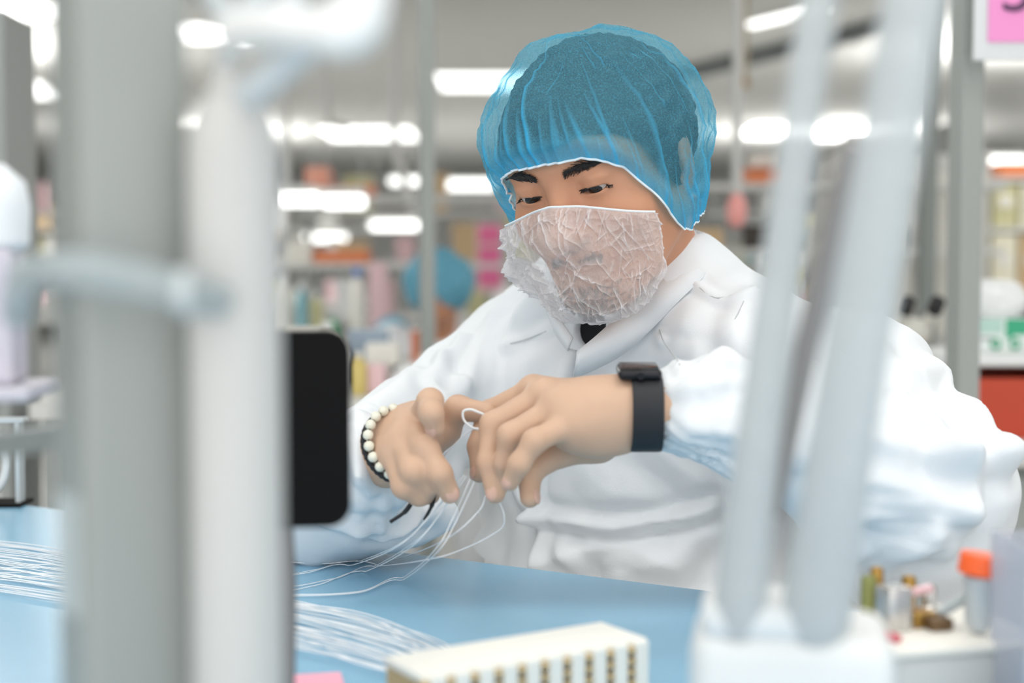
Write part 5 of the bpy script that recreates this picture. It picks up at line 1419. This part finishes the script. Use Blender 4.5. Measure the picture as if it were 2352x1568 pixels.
# pink sign in a clear sleeve
sg = ony(2345, 20, 2.4)
sign = thing('pink_sign', 'pink sign with a dark numeral in a white sleeve hanging at the right', 'sign', sg)
MB().box((sg.x + 0.0, sg.y + 0.004, sg.z + 0.005), (0.155, 0.004, 0.18), 0, bev=0.001).build('sleeve', mat('sleeve_white', (214, 218, 220), 0.4), sign)
MB().box((sg.x + 0.005, sg.y, sg.z + 0.014), (0.118, 0.003, 0.138)).build('pink_card', mat('sign_pink', (238, 150, 206), 0.7), sign)
fc = bpy.data.curves.new('numeral', 'FONT'); fc.body = '5'; fc.size = 0.115; fc.extrude = 0.0008; fc.align_x = 'CENTER'; fc.align_y = 'CENTER'
fo = bpy.data.objects.new('numeral', fc); COL.objects.link(fo)
fo.location = (sg.x - 0.008, sg.y - 0.003, sg.z + 0.030); fo.rotation_euler = (math.pi / 2, 0, 0)
bpy.context.view_layer.update()
me = bpy.data.meshes.new_from_object(fo.evaluated_get(bpy.context.evaluated_depsgraph_get()))
mw = fo.matrix_world.copy(); bpy.data.objects.remove(fo); me.transform(mw); me.materials.clear()
link('numeral', me, mat('ink', (92, 58, 92), 0.7), sign, smooth=False)
MB().tube([(sg.x, sg.y + 0.004, sg.z + 0.095), (sg.x, sg.y + 0.004, CEIL)], 0.002, 6).build('hanger', m_wire, sign)
# shelves with orange bins far left
lx = ony(10, 620, 3.2).x
su2 = thing('bin_shelf', 'grey shelf rack with trays at the far left of the table', 'shelf', (lx - 0.1, 3.2, 0))
for s in (-1, 1): MB().box((lx - 0.12 + s * 0.15, 3.2, 0.8), (0.025, 0.2, 1.6)).build('side', m_bleg, su2)
za, zb_ = ony(10, 150, 3.1).z, ony(10, 335, 3.1).z
for z in (0.5, zb_ - 0.012, za - 0.012): MB().box((lx - 0.12, 3.2, z), (0.275, 0.2, 0.02)).build('shelf', m_bleg, su2)
for z, m_, lab in ((za, mat('coral_tray', (214, 124, 100), 0.6), 'flat coral tray with a white box on the top left shelf'), (zb_, mat('amber_tray', (206, 136, 78), 0.6), 'flat amber tray with a white box on the lower left shelf')):
    o = thing('shelf_tray', lab, 'tray', (lx - 0.12, 3.2, z))
    MB().box((lx - 0.10, 3.19, z + 0.012), (0.21, 0.18, 0.022), 0.05, bev=0.003).build('tray_base', m_, o)
    MB().box((lx - 0.115, 3.19, z + 0.049), (0.17, 0.15, 0.05), 0.05, bev=0.003).build('white_box', mpale, o)

# back rows of benches with cartons, filling the depth of the hall
rs = np.random.RandomState(17)
proto = bench(-2.6, 9.2, 1.8, 'white bench with shelf in the back rows of the hall', shelves=(1.10, 1.42), upr=1.6)
proto['group'] = 'back-row benches'
spots = [(-2.6, 9.2), (-0.5, 9.2), (2.2, 9.2), (4.4, 9.2), (-4.8, 13.0), (-2.2, 13.0), (0.5, 13.0), (3.2, 13.0), (5.6, 13.0), (-3.4, 17.0), (3.4, 17.0)]
cmats = [mpale, mrose, mtn, m_white, mteal, moli, mpale, m_btop]
cname = ['pale', 'rose', 'tan', 'white', 'teal', 'pale olive', 'pale', 'grey-white']
cme = {}
for i, (x, y) in enumerate(spots):
    if i:
        o = copy_tree(proto); o.location = (x, y, 0)
    for zz, n_ in ((0.75, 5), (1.10, 4), (1.42, 3)):
        for k in range(n_):
            xx = x - 0.75 + 1.5 * (k + 0.5) / n_ + rs.uniform(-0.02, 0.02); j = rs.randint(8)
            w_, h_ = rs.uniform(0.10, 0.22), rs.uniform(0.10, 0.26)
            if j not in cme:
                cme[j] = MB().lathe([(0.66, 0), (0.66, 0.74), (0.707, 0.74), (0.707, 0.97), (0.68, 1.0)], (0, 0, 0), 4, rot=Matrix.Rotation(math.pi / 4, 3, 'Z')).build('carton', cmats[j], None).data
                bpy.data.objects.remove(bpy.data.objects[[q.name for q in bpy.data.objects if q.data == cme[j]][0]])
            o = bpy.data.objects.new('carton', cme[j]); COL.objects.link(o); o.location = (xx, y + (0.0 if zz < 1 else 0.21), zz); o.scale = (w_, 0.18, h_)
            tagt(o, cname[j] + ' carton on a back-row bench of the hall', 'box', 'cartons on the back-row benches')
